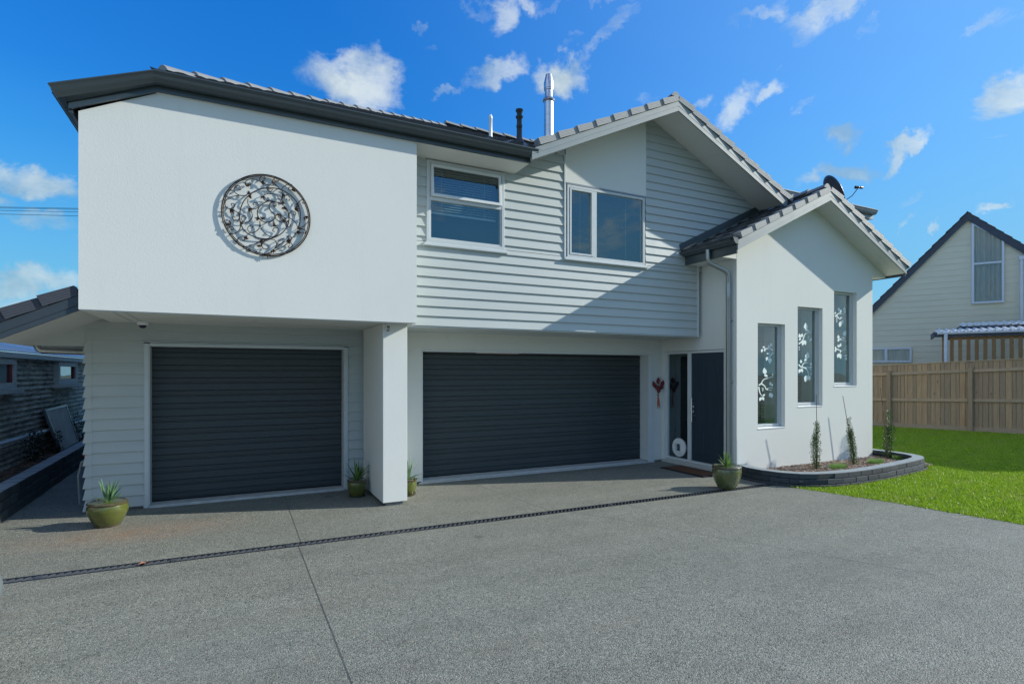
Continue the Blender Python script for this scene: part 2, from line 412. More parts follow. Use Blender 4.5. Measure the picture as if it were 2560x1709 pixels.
def weatherboards(mb, T, u0, u1, z0, z1, zref, pitch, lip=.028, base=.006):
    k0 = math.floor((z0-zref)/pitch)-1; k1 = math.ceil((z1-zref)/pitch)+1
    for k in range(k0, k1):
        zb = zref+k*pitch; zt = zb+pitch
        a, b = max(zb, z0), min(zt, z1)
        if b-a < .004: continue
        oa = base+(lip-base)*(1-(a-zb)/pitch); ob = base+(lip-base)*(1-(b-zb)/pitch)
        gv, gd = (min(.0065, (b-a)*.4), .013) if lip > .016 else (min(.008, (b-a)*.4), .008)
        mb.face([T(u0, oa, a+gv), T(u1, oa, a+gv), T(u1, ob, b), T(u0, ob, b)])
        mb.face([T(u0, oa-gd, a), T(u1, oa-gd, a), T(u1, oa-gd, a+gv), T(u0, oa-gd, a+gv)])
        mb.face([T(u0, oa-gd, a+gv), T(u1, oa-gd, a+gv), T(u1, oa, a+gv), T(u0, oa, a+gv)])
        mb.face([T(u0, base-.012, a), T(u1, base-.012, a), T(u1, oa-gd, a), T(u0, oa-gd, a)])
        for u in (u0, u1):
            mb.face([T(u, -.01, a), T(u, oa, a), T(u, ob, b), T(u, -.01, b)])

def wall_holes(mb, T, u0, u1, z0, z1, holes, reveal=.12):
    us = sorted({u0, u1, *[h[0] for h in holes], *[h[1] for h in holes]})
    for a, b in zip(us[:-1], us[1:]):
        mid = (a+b)/2; zs = [z0]
        hs = sorted([h for h in holes if h[0] <= mid <= h[1]], key=lambda h: h[2])
        cur = z0
        for h in hs:
            if h[2] > cur: mb.face([T(a, 0, cur), T(b, 0, cur), T(b, 0, h[2]), T(a, 0, h[2])])
            cur = h[3]
        if cur < z1: mb.face([T(a, 0, cur), T(b, 0, cur), T(b, 0, z1), T(a, 0, z1)])
    for (a, b, c, d) in holes:
        r = reveal
        mb.face([T(a, 0, c), T(b, 0, c), T(b, -r, c), T(a, -r, c)])
        mb.face([T(a, 0, d), T(b, 0, d), T(b, -r, d), T(a, -r, d)])
        mb.face([T(a, 0, c), T(a, 0, d), T(a, -r, d), T(a, -r, c)])
        mb.face([T(b, 0, c), T(b, 0, d), T(b, -r, d), T(b, -r, c)])

def frame_rect(mb, T, u0, u1, z0, z1, w, o0, o1):
    mb.box(u0, u0+w, o0, o1, z0, z1, T); mb.box(u1-w, u1, o0, o1, z0, z1, T)
    mb.box(u0+w, u1-w, o0, o1, z0, z0+w, T); mb.box(u0+w, u1-w, o0, o1, z1-w, z1, T)

# ------------------------------------------------------------------ setting
def poly_obj(name, pts, z, mat, kind='structure', hole=None):
    mb = MB(); mb.face([(x, y, z) for x, y in pts]); return mb.build(name, mat, kind=kind)

g = MB(); g.box(-260, 320, -220, 360, -.6, -.05); g.build('ground', 'ground', kind='structure')

# driveway, in pieces either side of the drain slot
DY = lambda x: 5.985-.030*(x-.5)*.55
LE0 = [(8.3, -6.0), (8.22, 1.0), (8.10, 3.0), (8.0, 3.6), (7.9, 4.3), (7.72, 5.04), (7.60, 5.45)]
LE = []
for (xa, ya), (xb, yb) in zip(LE0[:-1], LE0[1:]):
    n_ = max(2, int(abs(yb-ya)/.05))
    for k in range(n_):
        t_ = k/n_; y_ = ya+(yb-ya)*t_; LE.append((xa+(xb-xa)*t_+.03*noise.noise(Vector((y_*5, 0, 0)))+.018*noise.noise(Vector((y_*19, 3, 0))), y_))
LE.append(LE0[-1])
hw = .068
d1 = MB()
front = [(-9, -9), (8.4, -9)] + LE + [(7.52, DY(7.52)-hw)] + [(-9, DY(-9)-hw)]
d1.face([(x, y, 0.0) for x, y in front])
d1.face([(-9, DY(-9)+hw, 0), (7.5, DY(7.5)+hw, 0), (7.5, 6.7, 0), (7.95, 7.0, 0), (7.95, 9.0, 0), (-9, 9.0, 0)])
d1.face([(-9, 9.0, 0), (-1.4, 9.0, 0), (-1.4, 20, 0), (-9, 20, 0)])
# skirt below slot
for sgn in (-1, 1):
    d1.face([(-9, DY(-9)+sgn*hw, 0), (7.5, DY(7.5)+sgn*hw, 0), (7.5, DY(7.5)+sgn*hw, -.045), (-9, DY(-9)+sgn*hw, -.045)])
d1.build('driveway', 'drive', kind='structure')
# saw-cut control joints
j = MB()
def strip(mb, p, q, w, z):
    p = Vector((*p, 0)); q = Vector((*q, 0)); t = (q-p).normalized(); n = Vector((-t.y, t.x, 0))*w/2
    mb.face([(*(p+n).xy, z), (*(p-n).xy, z), (*(q-n).xy, z), (*(q+n).xy, z)])
strip(j, (.625, -3), (.565, DY(.56)-hw), .0045, .003)
strip(j, (.60, DY(.56)+hw), (.61, 8.45), .0045, .003)
strip(j, (3.55, DY(3.5)+hw), (3.30, 8.3), .005, .003)
strip(j, (3.75, DY(3.5)-hw), (5.4, 2.6), .004, .003)
j.build('driveway_joint', 'asphaltjoint', kind='structure')

# drain channel
dr = thing('drain_channel', 'long narrow black slotted drain running across the grey driveway', 'drain')
ch = MB(); x0, x1 = -8.0, 7.35
ch.face([(x0, DY(x0)-hw, -.044), (x1, DY(x1)-hw, -.044), (x1, DY(x1)+hw, -.044), (x0, DY(x0)+hw, -.044)])
ch.build('channel_bed', 'rubber', dr)
fr = MB()
for sg in (-1, 1):
    a, b = (hw-.022, hw-.001)
    y0, y1 = (sg*a, sg*b) if sg > 0 else (-b, -a)
    fr.hexa([(x0, DY(x0)+y0, -.03), (x1, DY(x1)+y0, -.03), (x1, DY(x1)+y1, -.03), (x0, DY(x0)+y1, -.03),
             (x0, DY(x0)+y0, .003), (x1, DY(x1)+y0, .003), (x1, DY(x1)+y1, .003), (x0, DY(x0)+y1, .003)])
fr.build('rim', 'drain', dr)
gr = MB(); x = -3.5
while x < x1:
    yc = DY(x); s = .045
    gr.hexa([(x-s*.35, yc-.041, -.022), (x-s*.35+.019, yc-.041, -.022), (x+s+.019, yc+.041, -.022), (x+s, yc+.041, -.022),
             (x-s*.35, yc-.041, .001), (x-s*.35+.019, yc-.041, .001), (x+s+.019, yc+.041, .001), (x+s, yc+.041, .001)])
    if int((x+3.5)/.034) % 29 == 0: gr.box(x-.01, x+.035, yc-.041, yc+.041, -.022, .0025)
    x += .055
gr.build('grate', pmat('grate_bar', (.055, .062, .075), .5, .2, 20), dr)
lf = MB(); lf.face([(-.80, 5.99, .006), (-.76, 5.965, .022), (-.70, 5.99, .02), (-.72, 6.02, .006)])
lf.face([(-.80, 5.99, .006), (-.72, 6.02, .006), (-.77, 6.03, .016)])
tag(lf.build('dry_leaf', pmat('dry_leaf_col', (.45, .20, .12), .7)), 'small curled orange leaf lying on the driveway drain grate', 'leaf')

# lawn: thatch sheet plus blades
FX = lambda y: 18.54 + (10.67-y)*(19.89-18.54)/(10.67-7.43)      # fence line
lawn = MB()
lawn.face([(x, y, -.004) for x, y in [(8.4, -9)]+LE+[(7.9, 6.6), (11.3, 6.62), (11.3, 16), (FX(16), 16), (FX(-9), -9)]])
lawn.build('lawn', 'thatch', kind='structure')
def grass_mesh():
    rng = np.random.default_rng(3); N = 290000
    # denser close to the camera
    X = rng.uniform(7.55, 20.5, N*3); Y = rng.uniform(-2.5, 11.2, N*3)
    lx = np.interp(Y, [-1, 3.0, 3.6, 4.3, 5.04, 5.45, 5.8], [8.2, 8.10, 8.0, 7.9, 7.72, 7.6, 7.55]) + np.abs(rng.normal(0, .06, N*3))-.055
    fx = 18.54 + (10.67-Y)*(19.89-18.54)/(10.67-7.43)
    inbed = (Y > 5.28+.0*X) & (X < 11.56) & (X > 7.4) & ~((X > 9.5) & (Y < 5.28+(X-9.5)*.2)) & ~((X < 8.1) & (Y < 5.9-(X-7.45)*.9))
    inhouse = (Y > 6.5) & (X < 11.5)
    keep = (X > lx) & (X < fx-.03) & ~inbed & ~inhouse
    depth = X*FW[0]+Y*FW[1]; lat = X*RT[0]+Y*RT[1]
    keep &= (lat < depth*2.2) & (lat > depth*.2) & ((lat < depth*.97) | (rng.uniform(0, 1, N*3) < .45))
    keep &= rng.uniform(0, 1, N*3) < np.clip(1.35-.065*(depth-6), .35, 1)
    X, Y = X[keep][:N], Y[keep][:N]; n = len(X)
    # bare patches
    pat = np.array([noise.noise(Vector((float(a)*1.1, float(b)*1.1, 0))) for a, b in zip(X, Y)])
    H = (.020+.018*rng.random(n))*(1+.5*pat); W = .0045+.0035*rng.random(n)
    an = rng.uniform(0, 2*np.pi, n); la = rng.uniform(0, 2*np.pi, n); lean = H*rng.uniform(.2, 1.0, n)
    dx, dy = np.cos(an)*W, np.sin(an)*W
    v = np.empty((n, 3, 3), np.float32)
    v[:, 0] = np.stack([X-dx, Y-dy, np.full(n, -.005)], 1); v[:, 1] = np.stack([X+dx, Y+dy, np.full(n, -.005)], 1)
    v[:, 2] = np.stack([X+np.cos(la)*lean, Y+np.sin(la)*lean, H], 1)
    me = bpy.data.meshes.new('grass'); me.vertices.add(n*3); me.vertices.foreach_set('co', v.ravel())
    me.loops.add(n*3); me.loops.foreach_set('vertex_index', np.arange(n*3, dtype=np.int32))
    me.polygons.add(n); me.polygons.foreach_set('loop_start', np.arange(0, n*3, 3, dtype=np.int32))
    me.update(calc_edges=True); me.materials.append(M['grass'])
    o = bpy.data.objects.new('grass', me); COL.objects.link(o); o['kind'] = 'stuff'
    o['label'] = 'short bright green lawn grass'; o['category'] = 'grass'
grass_mesh()

# ------------------------------------------------------------------ THE HOUSE
H = thing('house', 'two storey pale grey stucco and weatherboard house with slate garage doors', 'house', loc=(0, 0, 0))
P_MAIN = .48

# upper stucco block (plane Y 6.92)
YA, YB, YC, YD, YE, XE = 6.92, 7.38, 8.40, 8.48, 6.59, 7.53
XL = -1.42
ub = MB()
ub.face([(XL, YA, 2.385), (2.09, YA, 2.385), (2.09, YA, 4.72), (-.73, YA, 4.72), (XL, YA, 4.38)])
ub.face([(XL, YA, 2.385), (XL, YA, 4.38), (XL, 16.5, 4.38), (XL, 16.5, 2.385)])
ub.face([(2.09, YA, 2.385), (2.09, YA, 4.72), (2.09, YB+.02, 4.72), (2.09, YB+.02, 2.385)])
ub.face([(XL, YA, 2.385), (2.09, YA, 2.385), (2.09, YB+.03, 2.385), (2.09, YC+.2, 2.385), (XL, YC+.2, 2.385)][:2]+[(2.09, YD+.02, 2.385), (XL, YD+.02, 2.385)])
ub.build('stucco_wall', 'stucco', H)
# drip edge under the block
dm = MB(); dm.box(XL+.012, 2.075, YA+.015, YA+.035, 2.375, 2.3835); dm.box(XL+.25, XL+.262, YA+.05, YD, 2.379, 2.3835); dm.box(XL+.36, XL+.372, YA+.05, YD, 2.379, 2.3835)
dm.build('soffit_trim', 'trim', H)

# cladding wall B with two windows
W1 = (2.36, 3.56, 3.56, 4.70); W2 = (4.65, 6.20, 3.56, 4.70)
bw = MB(); TB = TY(YB); pB = .1375; zB = 2.39
def wbB(u0, u1, z0, z1): weatherboards(bw, TB, u0, u1, z0, z1, zB, pB)
wbB(2.09, 7.40, 2.39, W1[2]); wbB(3.60, 4.615, W1[2], 6.2); wbB(6.235, 9.25, W1[2], 6.3)
kz, kx, kc = .465, 6.40, 6.085       # soffit line of the gable on the wall
clipL = ((kx, 0, kc), Vector((-kz, 0, 1))); clipR = ((kx, 0, kc), Vector((kz, 0, 1)))
bw.build('weatherboard_wall', 'board', H, clips=(clipL, clipR))
bw = MB(); wbB(2.09, W1[0], W1[2], 4.72); bw.build('weatherboard_wall', 'board', H); bw = MB(); wbB(W1[1], 3.60, W1[2], 4.72); bw.build('weatherboard_wall', 'board', H)
tr = MB()
tr.box(7.40, 7.445, YB-.034, YB+.05, 2.38, 3.72); tr.box(4.600, 4.628, YB-.036, YB, 3.50, 5.16); tr.box(6.222, 6.238, YB-.03, YB, 4.72, 5.98)
tr.box(2.09, 7.40, YB-.012, YC, 2.378, 2.388)
tr.build('wall_trim', 'trim', H, clips=(clipL,))
# stucco panel over window 2
pn = MB(); pn.face([TB(4.628, .03, 4.735), TB(6.222, .03, 4.735), TB(6.222, .03, 6.3), TB(4.628, .03, 6.3)])
pn.face([TB(6.222, .03, 4.735), TB(6.222, 0, 4.735), TB(6.222, 0, 6.3), TB(6.222, .03, 6.3)])
pn.face([TB(4.628, .03, 4.735), TB(6.222, .03, 4.735), TB(6.222, 0, 4.735), TB(4.628, 0, 4.735)])
pn.build('stucco_panel', 'stucco', H, clips=(clipL, clipR))
dk = MB(); dk.box(2.09, 7.4, YB+.25, YB+.26, 2.45, 4.75); dk.build('dark_backing', 'darkroom', H)  # dark sheet standing in for the unlit rooms behind the upper windows

def blind(T, u0, u1, z0, z1, o, parent, pitch=.032, tilt=.6, mat='blind'):
    mb = MB(); z = z1
    while z > z0:
        a = .012
        mb.face([T(u0, o-a, z+a*tilt), T(u1, o-a, z+a*tilt), T(u1, o+a, z-a*tilt), T(u0, o+a, z-a*tilt)])
        z -= pitch
    for u in (u0+(u1-u0)*.18, u0+(u1-u0)*.82):
        mb.box(u-.002, u+.002, o+.011, o+.013, z0, z1, T)
    mb.box(u0, u1, o-.015, o+.015, z0-.02, z0-.005, T)
    return mb.build('blind', mat, parent)

def pane(T, u0, u1, z0, z1, o, parent, mat='glass'):
    mb = MB(); mb.face([T(u0, o, z0), T(u1, o, z0), T(u1, o, z1), T(u0, o, z1)]); return mb.build('pane', mat, parent)

# window 1 : awning sash above a fixed light
f = MB(); u0, u1, z0, z1 = W1
frame_rect(f, TB, u0, u1, z0, z1, .045, -.04, .034)
frame_rect(f, TB, u0+.045, u1-.045, z0+.045, z1-.045, .022, -.035, .022)
zm = 4.175
f.box(u0+.045, u1-.045, -.03, .03, zm-.03, zm+.02, TB)
win = f.build('window', 'alu', H, bevel=.003)
s = MB()
def sashT(u, o, z): return TB(u, o+(4.63-z)*.05, z)
frame_rect(s, sashT, u0+.06, u1-.06, zm+.02, z1-.05, .04, .012, .045); s.build('sash', 'whitetrim', win, bevel=.003)
pane(sashT, u0+.09, u1-.09, zm+.05, z1-.08, .02, win); pane(TB, u0+.06, u1-.06, z0+.06, zm-.02, .0, win)
s = MB(); s.box(u0-.045, u1+.045, -.02, .062, z0-.055, z0-.02, TB); s.box(u0-.02, u1+.02, -.02, .045, z0-.02, z0-.002, TB); s.build('sill', 'trim', win, bevel=.004)
blind(TB, u0+.08, u1-.08, 4.02, 4.62, -.12, win, .035, .8)
# window 2
f = MB(); u0, u1, z0, z1 = W2
frame_rect(f, TB, u0, u1, z0, z1, .04, -.04, .040); f.box(u0+.49, u0+.56, -.03, .038, z0+.04, z1-.04, TB)
frame_rect(f, TB, u0+.045, u0+.485, z0+.045, z1-.045, .03, -.03, .046)
win = f.build('window', 'alu', H, bevel=.003)
pane(TB, u0+.07, u0+.46, z0+.07, z1-.07, .01, win); pane(TB, u0+.55, u1-.035, z0+.035, z1-.035, .01, win)
s = MB(); s.box(u0-.06, u1+.06, -.02, .07, z0-.05, z0-.018, TB); s.box(u0-.03, u1+.03, -.02, .05, z0-.018, z0-.002, TB); s.build('sill', 'trim', win, bevel=.004)
blind(TB, u0+.06, u1-.05, z0+.08, z1-.05, -.10, win, .030, .15)
hd = MB(); hd.box(u0-.02, u1+.02, -.01, .04, z1+.006, z1+.03, TB); hd.build('head_flashing', 'slatealu', win)

# wall D : weatherboards round the single garage door
dw = MB(); TD = TY(YD); pD = .141
D1 = (-1.0, 1.44, 0.0, 2.10)
def wbD(u0, u1, z0, z1): weatherboards(dw, TD, u0, u1, z0, z1, .03, pD, .026, .004)
wbD(-1.66, -1.06, .03, 2.39); wbD(-1.06, 1.50, 2.14, 2.39); wbD(1.50, 1.73, .03, 2.39)
weatherboards(dw, TX(-1.66), YD-.0, 16, .03, 2.2, .03, pD, .024, .004)
# gable triangle above the eave box
dw.face([(-2.215, YD-.004, 2.07), (-1.655, YD-.004, 2.07), (-1.655, YD-.004, 2.36), (-2.215, YD-.004, 2.08)])
dw.face([(-1.68, YD+.02, 2.1), (-1.68, 16, 2.1), (-1.68, 16, 2.6), (-1.68, YD+.02, 2.6)])
dw.build('weatherboard_wall', 'board', H)
dw = MB(); dw.face([(-1.66, YD-.003, 2.35), (-1.25, YD-.003, 2.35), (-1.25, YD-.003, 2.50), (-1.66, YD-.003, 2.50)]); dw.build('wall_infill', 'board', H)
cs = MB()
for k in range(16):
    z = .03+k*pD
    if z > 2.05: break
    cs.hexa([(-1.694, YD-.031, z-.004), (-1.60, YD-.031, z-.004), (-1.60, YD-.024, z-.004), (-1.694, YD+.10, z-.004),
             (-1.668, YD-.010, z+pD-.006), (-1.60, YD-.010, z+pD-.006), (-1.60, YD-.004, z+pD-.006), (-1.668, YD+.10, z+pD-.006)])
cs.build('corner_soaker', 'board', H)

def garage_door(parent, T, u0, u1, z0, z1, rec, pitch=.171):
    mb = MB(); z = z0; g = .011; k = 0
    o = -rec
    while z < z1-.01:
        a, b = z, min(z+pitch, z1)
        prof = [(a, o-g), (a+.012, o-g), (a+.018, o), (a+pitch*.5-.012, o+.002), (a+pitch*.5-.006, o-.005), (a+pitch*.5, o+.003), (b-.004, o), (b, o-g)]
        prof = [(min(p, z1), q) for p, q in prof]
        for (p, q), (r, t) in zip(prof[:-1], prof[1:]):
            if r > p or q != t: mb.face([T(u0, q, p), T(u1, q, p), T(u1, t, r), T(u0, t, r)])
        z += pitch; k += 1
    d = mb.build('garage_door', 'garage', parent)
    sl = MB(); sl.box(u0, u1, -rec-.01, -rec+.006, z0-.018, z0, T); sl.build('rubber_seal', 'rubber', d)
    return d
garage_door(H, TD, -1.0, 1.44, .055, 2.085, .17)
fm = MB()
for (a, b) in ((-1.065, -.995), (1.435, 1.505)):
    fm.box(a, b, -.17, .022, .0, 2.12, TD)
    fm.box(a+.012, b-.012, .022, .032, .0, 2.12, TD)
fm.box(-.995, 1.435, -.17, .022, 2.085, 2.13, TD); fm.box(-1.10, 1.54, .0, .05, 2.135, 2.147, TD)
fm.build('door_frame', 'trim', H, bevel=.003)
th = MB(); th.box(-.995, 1.435, -.25, .05, -.02, .032, TD); th.build('threshold', 'concrete', H, bevel=.006)

# wall C : stucco round the double garage door, entry side wall in plane X=7.53
D2 = (2.62, 7.28, -.02, 2.10)
TC = TY(YC)
cw = MB(); wall_holes(cw, TC, 1.74, XE+.02, .03, 2.38, [(D2[0], D2[1], .03, 2.10)], .27)
cw.build('stucco_wall', 'stucco', H)
garage_door(H, TC, D2[0]+.012, D2[1]-.10, .05, 2.075, .25, .174)
fm = MB(); fm.box(D2[0]-.012, D2[0]+.012, -.25, .012, .0, 2.105, TC); fm.box(D2[0]+.012, D2[1], -.25, .012, 2.078, 2.105, TC); fm.box(D2[1]-.10, D2[1]+.03, -.25, .010, .0, 2.078, TC)
fm.build('door_frame', 'whitetrim', H, bevel=.002)
th = MB(); th.box(D2[0], D2[1], -.30, -.005, -.02, .037, TC); th.box(D2[0]-.05, D2[1]+.02, -.004, .06, -.02, .014, TC); th.build('threshold', 'concrete', H, bevel=.005)
# column
c = MB(); c.box(1.712, 2.035, 7.17, YC-.001, .045, 2.384); c.build('column', 'stucco', H, bevel=.004)
c = MB(); c.box(1.76, 1.985, 7.20, YC-.05, -.05, .044); c.box(1.80, XE, YC+.03, YC+.1, -.05, .03); c.box(-1.6, 1.7, YD+.02, YD+.06, -.05, .03); c.box(7.60, 11.28, YE+.03, YE+.1, -.05, .03); c.build('foundation', 'found', H)

# entry side wall X=7.53 (faces -X)
TE = TX(XE)
DOOR = (6.84, 8.33, .06, 2.15)
ew = MB(); wall_holes(ew, TE, YE, YC, .03, 3.75, [DOOR], .09); ew.build('stucco_wall', 'stucco', H)
ef = MB(); frame_rect(ef, TE, DOOR[0], DOOR[1], .07, 2.145, .045, -.085, -.02)
ef.box(7.66, 7.745, -.085, -.022, .115, 2.10, TE)
fr_ = ef.build('entry_frame', 'whitetrim', H, bevel=.003)
pane(TE, 7.745, 8.285, .115, 2.10, -.06, fr_)
dd = MB(); dd.box(6.885, 7.66, -.085, -.045, .115, 2.10, TE)
for k in range(7):
    y = 6.99+k*.085
    dd.box(y+.003, y+.082, -.045, -.040, .24, 1.98, TE)
fd = dd.build('front_door', 'navy', H, bevel=.0015)
hn = MB(); hn.tube([(XE-.055, 7.565, .84), (XE-.055, 7.565, 1.28)], .015, 12)
for z in (.95, 1.18): hn.tube([(XE+.045, 7.565, z), (XE-.045, 7.565, z)], .007, 8)
hn.build('handle', 'steel', fd, smooth=True)
for z_ in (1.09, 1.00):
    lk = MB(); lk.box(7.60, 7.64, -.045, -.029, z_, z_+.05, TE); lk.build('lock', 'steel', fd, bevel=.004)
# cat flap in the sidelight
cf = MB()
def disc(mb, T, u, z, r0, r1, o0, o1, n=28):
    for k in range(n):
        a, b = 2*math.pi*k/n, 2*math.pi*(k+1)/n
        p = [(u+r*math.cos(t), z+r*math.sin(t)) for r in (r0, r1) for t in (a, b)]
        (ia, ib, oa, ob) = p
        mb.face([T(ia[0], o1, ia[1]), T(ib[0], o1, ib[1]), T(ob[0], o1, ob[1]), T(oa[0], o1, oa[1])])
        mb.face([T(oa[0], o0, oa[1]), T(ob[0], o0, ob[1]), T(ob[0], o1, ob[1]), T(oa[0], o1, oa[1])])
        mb.face([T(ia[0], o0, ia[1]), T(ib[0], o0, ib[1]), T(ib[0], o1, ib[1]), T(ia[0], o1, ia[1])])
disc(cf, TE, 7.985, .315, .125, .175, -.06, -.035)
frame_rect(cf, TE, 7.885, 8.085, .215, .415, .032, -.058, -.018)
for a in range(4):
    cf.box(*[(7.86, 7.89, -.058, -.036, .22, .41), (8.08, 8.11, -.058, -.036, .22, .41), (7.89, 8.08, -.058, -.036, .19, .22), (7.89, 8.08, -.058, -.036, .41, .44)][a], TE)
cf.box(7.915, 7.965, -.05, -.044, .245, .385, TE)
cf.build('cat_flap', 'white', fr_)
st = MB(); st.box(6.80, YC-.003, -.09, .03, -.03, .052, TE); st.build('door_step', 'concrete', H, bevel=.006)
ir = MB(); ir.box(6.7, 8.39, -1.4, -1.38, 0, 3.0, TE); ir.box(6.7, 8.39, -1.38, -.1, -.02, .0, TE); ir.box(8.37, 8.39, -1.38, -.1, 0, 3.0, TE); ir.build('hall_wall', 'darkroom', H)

# annex front wall with three tall windows
TA = TY(YE); AX0, AX1, AC = XE, 11.33, 9.44
WN = [(8.04, 8.74, .77, 2.60), (9.08, 9.78, 1.12, 2.94), (10.12, 10.82, 1.48, 3.29)]
aw = MB(); wall_holes(aw, TA, AX0, AX1, .03, 4.95, WN, .13)
ap = .478; az = 4.80
clA = (((AC, 0, az+.012), Vector((-ap, 0, 1))), ((AC, 0, az+.012), Vector((ap, 0, 1))))
aw.build('stucco_wall', 'stucco', H, clips=clA)
a2 = MB(); a2.face([(AX1, YE, .03), (AX1, 16, .03), (AX1, 16, 3.85), (AX1, YE, 3.85)]); a2.build('stucco_wall', 'stucco', H)
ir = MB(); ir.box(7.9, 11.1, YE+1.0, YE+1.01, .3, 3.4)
ir.build('dark_backing', 'darkroom', H)  # dark sheet standing in for the unlit room behind the tall windows

def cr(points, sub=5):
    pts = [Vector((p[0], p[1])) for p in points]; pts = [pts[0]*2-pts[1]]+pts+[pts[-1]*2-pts[-2]]; out = []
    for i in range(1, len(pts)-2):
        p0, p1, p2, p3 = pts[i-1:i+3]
        for s in range(sub):
            t = s/sub
            out.append(.5*((2*p1)+(-p0+p2)*t+(2*p0-5*p1+4*p2-p3)*t*t+(-p0+3*p1-3*p2+p3)*t**3))
    out.append(pts[-2]); return out
VINES = [
 ([[(285,690),(250,668),(215,672),(190,660)],[(285,710),(255,745),(235,760)],[(145,1030),(170,1010),(190,975),(230,960),(285,945)],[(170,1012),(205,1040),(220,1070),(275,1080)],[(220,1070),(250,1055),(286,1055)],[(145,1045),(155,1100),(175,1135)]],
  [(265,630,90,38),(243,650,95,32),(192,655,200,26),(175,692,260,38),(203,685,265,32),(236,720,170,34),(224,770,255,42),(253,790,265,62),(202,888,100,66),(216,935,330,42),(280,922,80,28),(258,1012,95,38),(276,1025,90,30),(256,1125,255,48),(270,1132,275,50),(195,1125,30,32),(160,1165,250,42),(187,1160,290,42)],
  [(178,1056),(188,1060),(180,1070),(189,1074),(183,1084)]),
 ([[(537,625),(575,590),(590,545),(610,520),(658,510)],[(575,590),(590,605)],[(537,825),(560,850),(590,810),(630,810)],[(560,850),(600,858),(640,855),(660,885)],[(600,858),(625,890),(630,935)]],
  [(605,450,95,66),(622,492,340,42),(568,540,85,40),(546,545,100,46),(547,580,230,32),(577,620,260,48),(599,612,280,50),(651,585,235,36),(620,738,80,68),(604,780,215,42),(558,795,100,38),(656,820,80,30),(654,850,190,26),(545,890,250,46),(568,885,285,42),(607,965,255,70),(638,960,275,52)],
  [(626,548),(632,556),(625,564),(631,573),(627,582),(540,655),(540,668),(541,682),(654,908),(658,920),(653,932)]),
 ([[(890,355),(905,345),(930,325),(970,330),(990,320)],[(905,345),(925,370),(945,385)],[(940,575),(970,590),(1000,598)],[(892,670),(920,678),(950,690),(980,680),(1003,640)],[(950,690),(940,712)]],
  [(894,318,80,30),(928,285,90,42),(948,300,80,36),(983,283,85,40),(986,310,75,30),(956,368,20,32),(965,410,280,42),(944,432,255,58),(985,520,80,60),(970,566,330,36),(925,555,95,40),(926,588,250,36),(925,645,120,34),(945,634,80,36),(896,660,90,26),(896,690,250,30),(923,740,250,48),(943,745,280,54),(995,740,200,30),(999,770,280,34)],
  [(906,368),(912,378),(905,388),(911,399),(907,410),(999,672),(1001,684)])]
def vine(T, o, parent, data):
    mb = MB(); cnt = [0]
    def W(x, y, lift=True):
        px, py = 1860+x/3.919, 700+y/3.919; a_ = (px-CXP)/FPX
        dx, dy, dz = FW[0]+a_*RT[0], FW[1]+a_*RT[1], (HYP-py)/FPX
        t = (YE-o)/dy
        return T(dx*t, o+cnt[0]*2e-5, CAMH+dz*t)
    br, lv_, be = data
    for pl in br:
        pts = cr(pl, 3); n = len(pts); cnt[0] += 1
        for k in range(n-1):
            p, q = pts[k], pts[k+1]; d = (q-p); nn = Vector((-d.y, d.x)).normalized(); w0, w1 = 4.6*(1-k/n)+2.0, 4.6*(1-(k+1)/n)+2.0
            mb.face([W(*(p+nn*w0)), W(*(p-nn*w0)), W(*(q-nn*w1)), W(*(q+nn*w1))])
    for (x, y, an, L) in lv_:
        cnt[0] += 1; t = rad(an); d = Vector((math.cos(t), -math.sin(t))); nn = Vector((-d.y, d.x)); c0 = Vector((x, y))-d*L*.5; w = L*.31
        prof = [(0, 0), (.12, .55), (.32, 1), (.55, .9), (.8, .45), (1, 0)]
        pp = [c0+d*(L*a)+nn*(w*b_) for a, b_ in prof]+[c0+d*(L*a)-nn*(w*b_) for a, b_ in prof[-2:0:-1]]
        mb.face([W(*p) for p in pp])
    for (x, y) in be:
        cnt[0] += 1; mb.face([W(x+4.5*math.cos(i*math.pi/4), y+4.5*math.sin(i*math.pi/4)) for i in range(8)])
    return mb.build('vine_decal', 'decal', parent)

for k, (u0, u1, z0, z1) in enumerate(WN):
    f = MB(); frame_rect(f, TA, u0+.002, u1-.002, z0+.03, z1-.002, .04, -.125, -.075)
    f.box(u1-.075, u1-.042, -.12, -.085, z0+.07, z1-.042, TA)
    w = f.build('window', 'slatealu' if k < 0 else 'alu', H, bevel=.002)
    pane(TA, u0+.042, u1-.075, z0+.07, z1-.042, -.105, w)
    s = MB(); s.hexa([TA(*q) for q in ((u0+.001, .008, z0-.004), (u1-.001, .008, z0-.004), (u1-.001, -.125, z0+.012), (u0+.001, -.125, z0+.012),
                                     (u0+.001, .008, z0+.006), (u1-.001, .008, z0+.006), (u1-.001, -.125, z0+.029), (u0+.001, -.125, z0+.029))]); s.build('sill', 'white', w)
    blind(TA, u0+.04, u1-.21, z0+.08, z1-.25-(.0 if k == 0 else .45), -.20, w, .026, .1)
    rv = MB(); rv.box(u0, u0+.01, -.42, -.13, z0, z1, TA); rv.box(u1-.01, u1, -.42, -.13, z0, z1, TA); rv.build('inner_reveal', 'blind', w)
    vine(TA, -.1035, w, VINES[k])

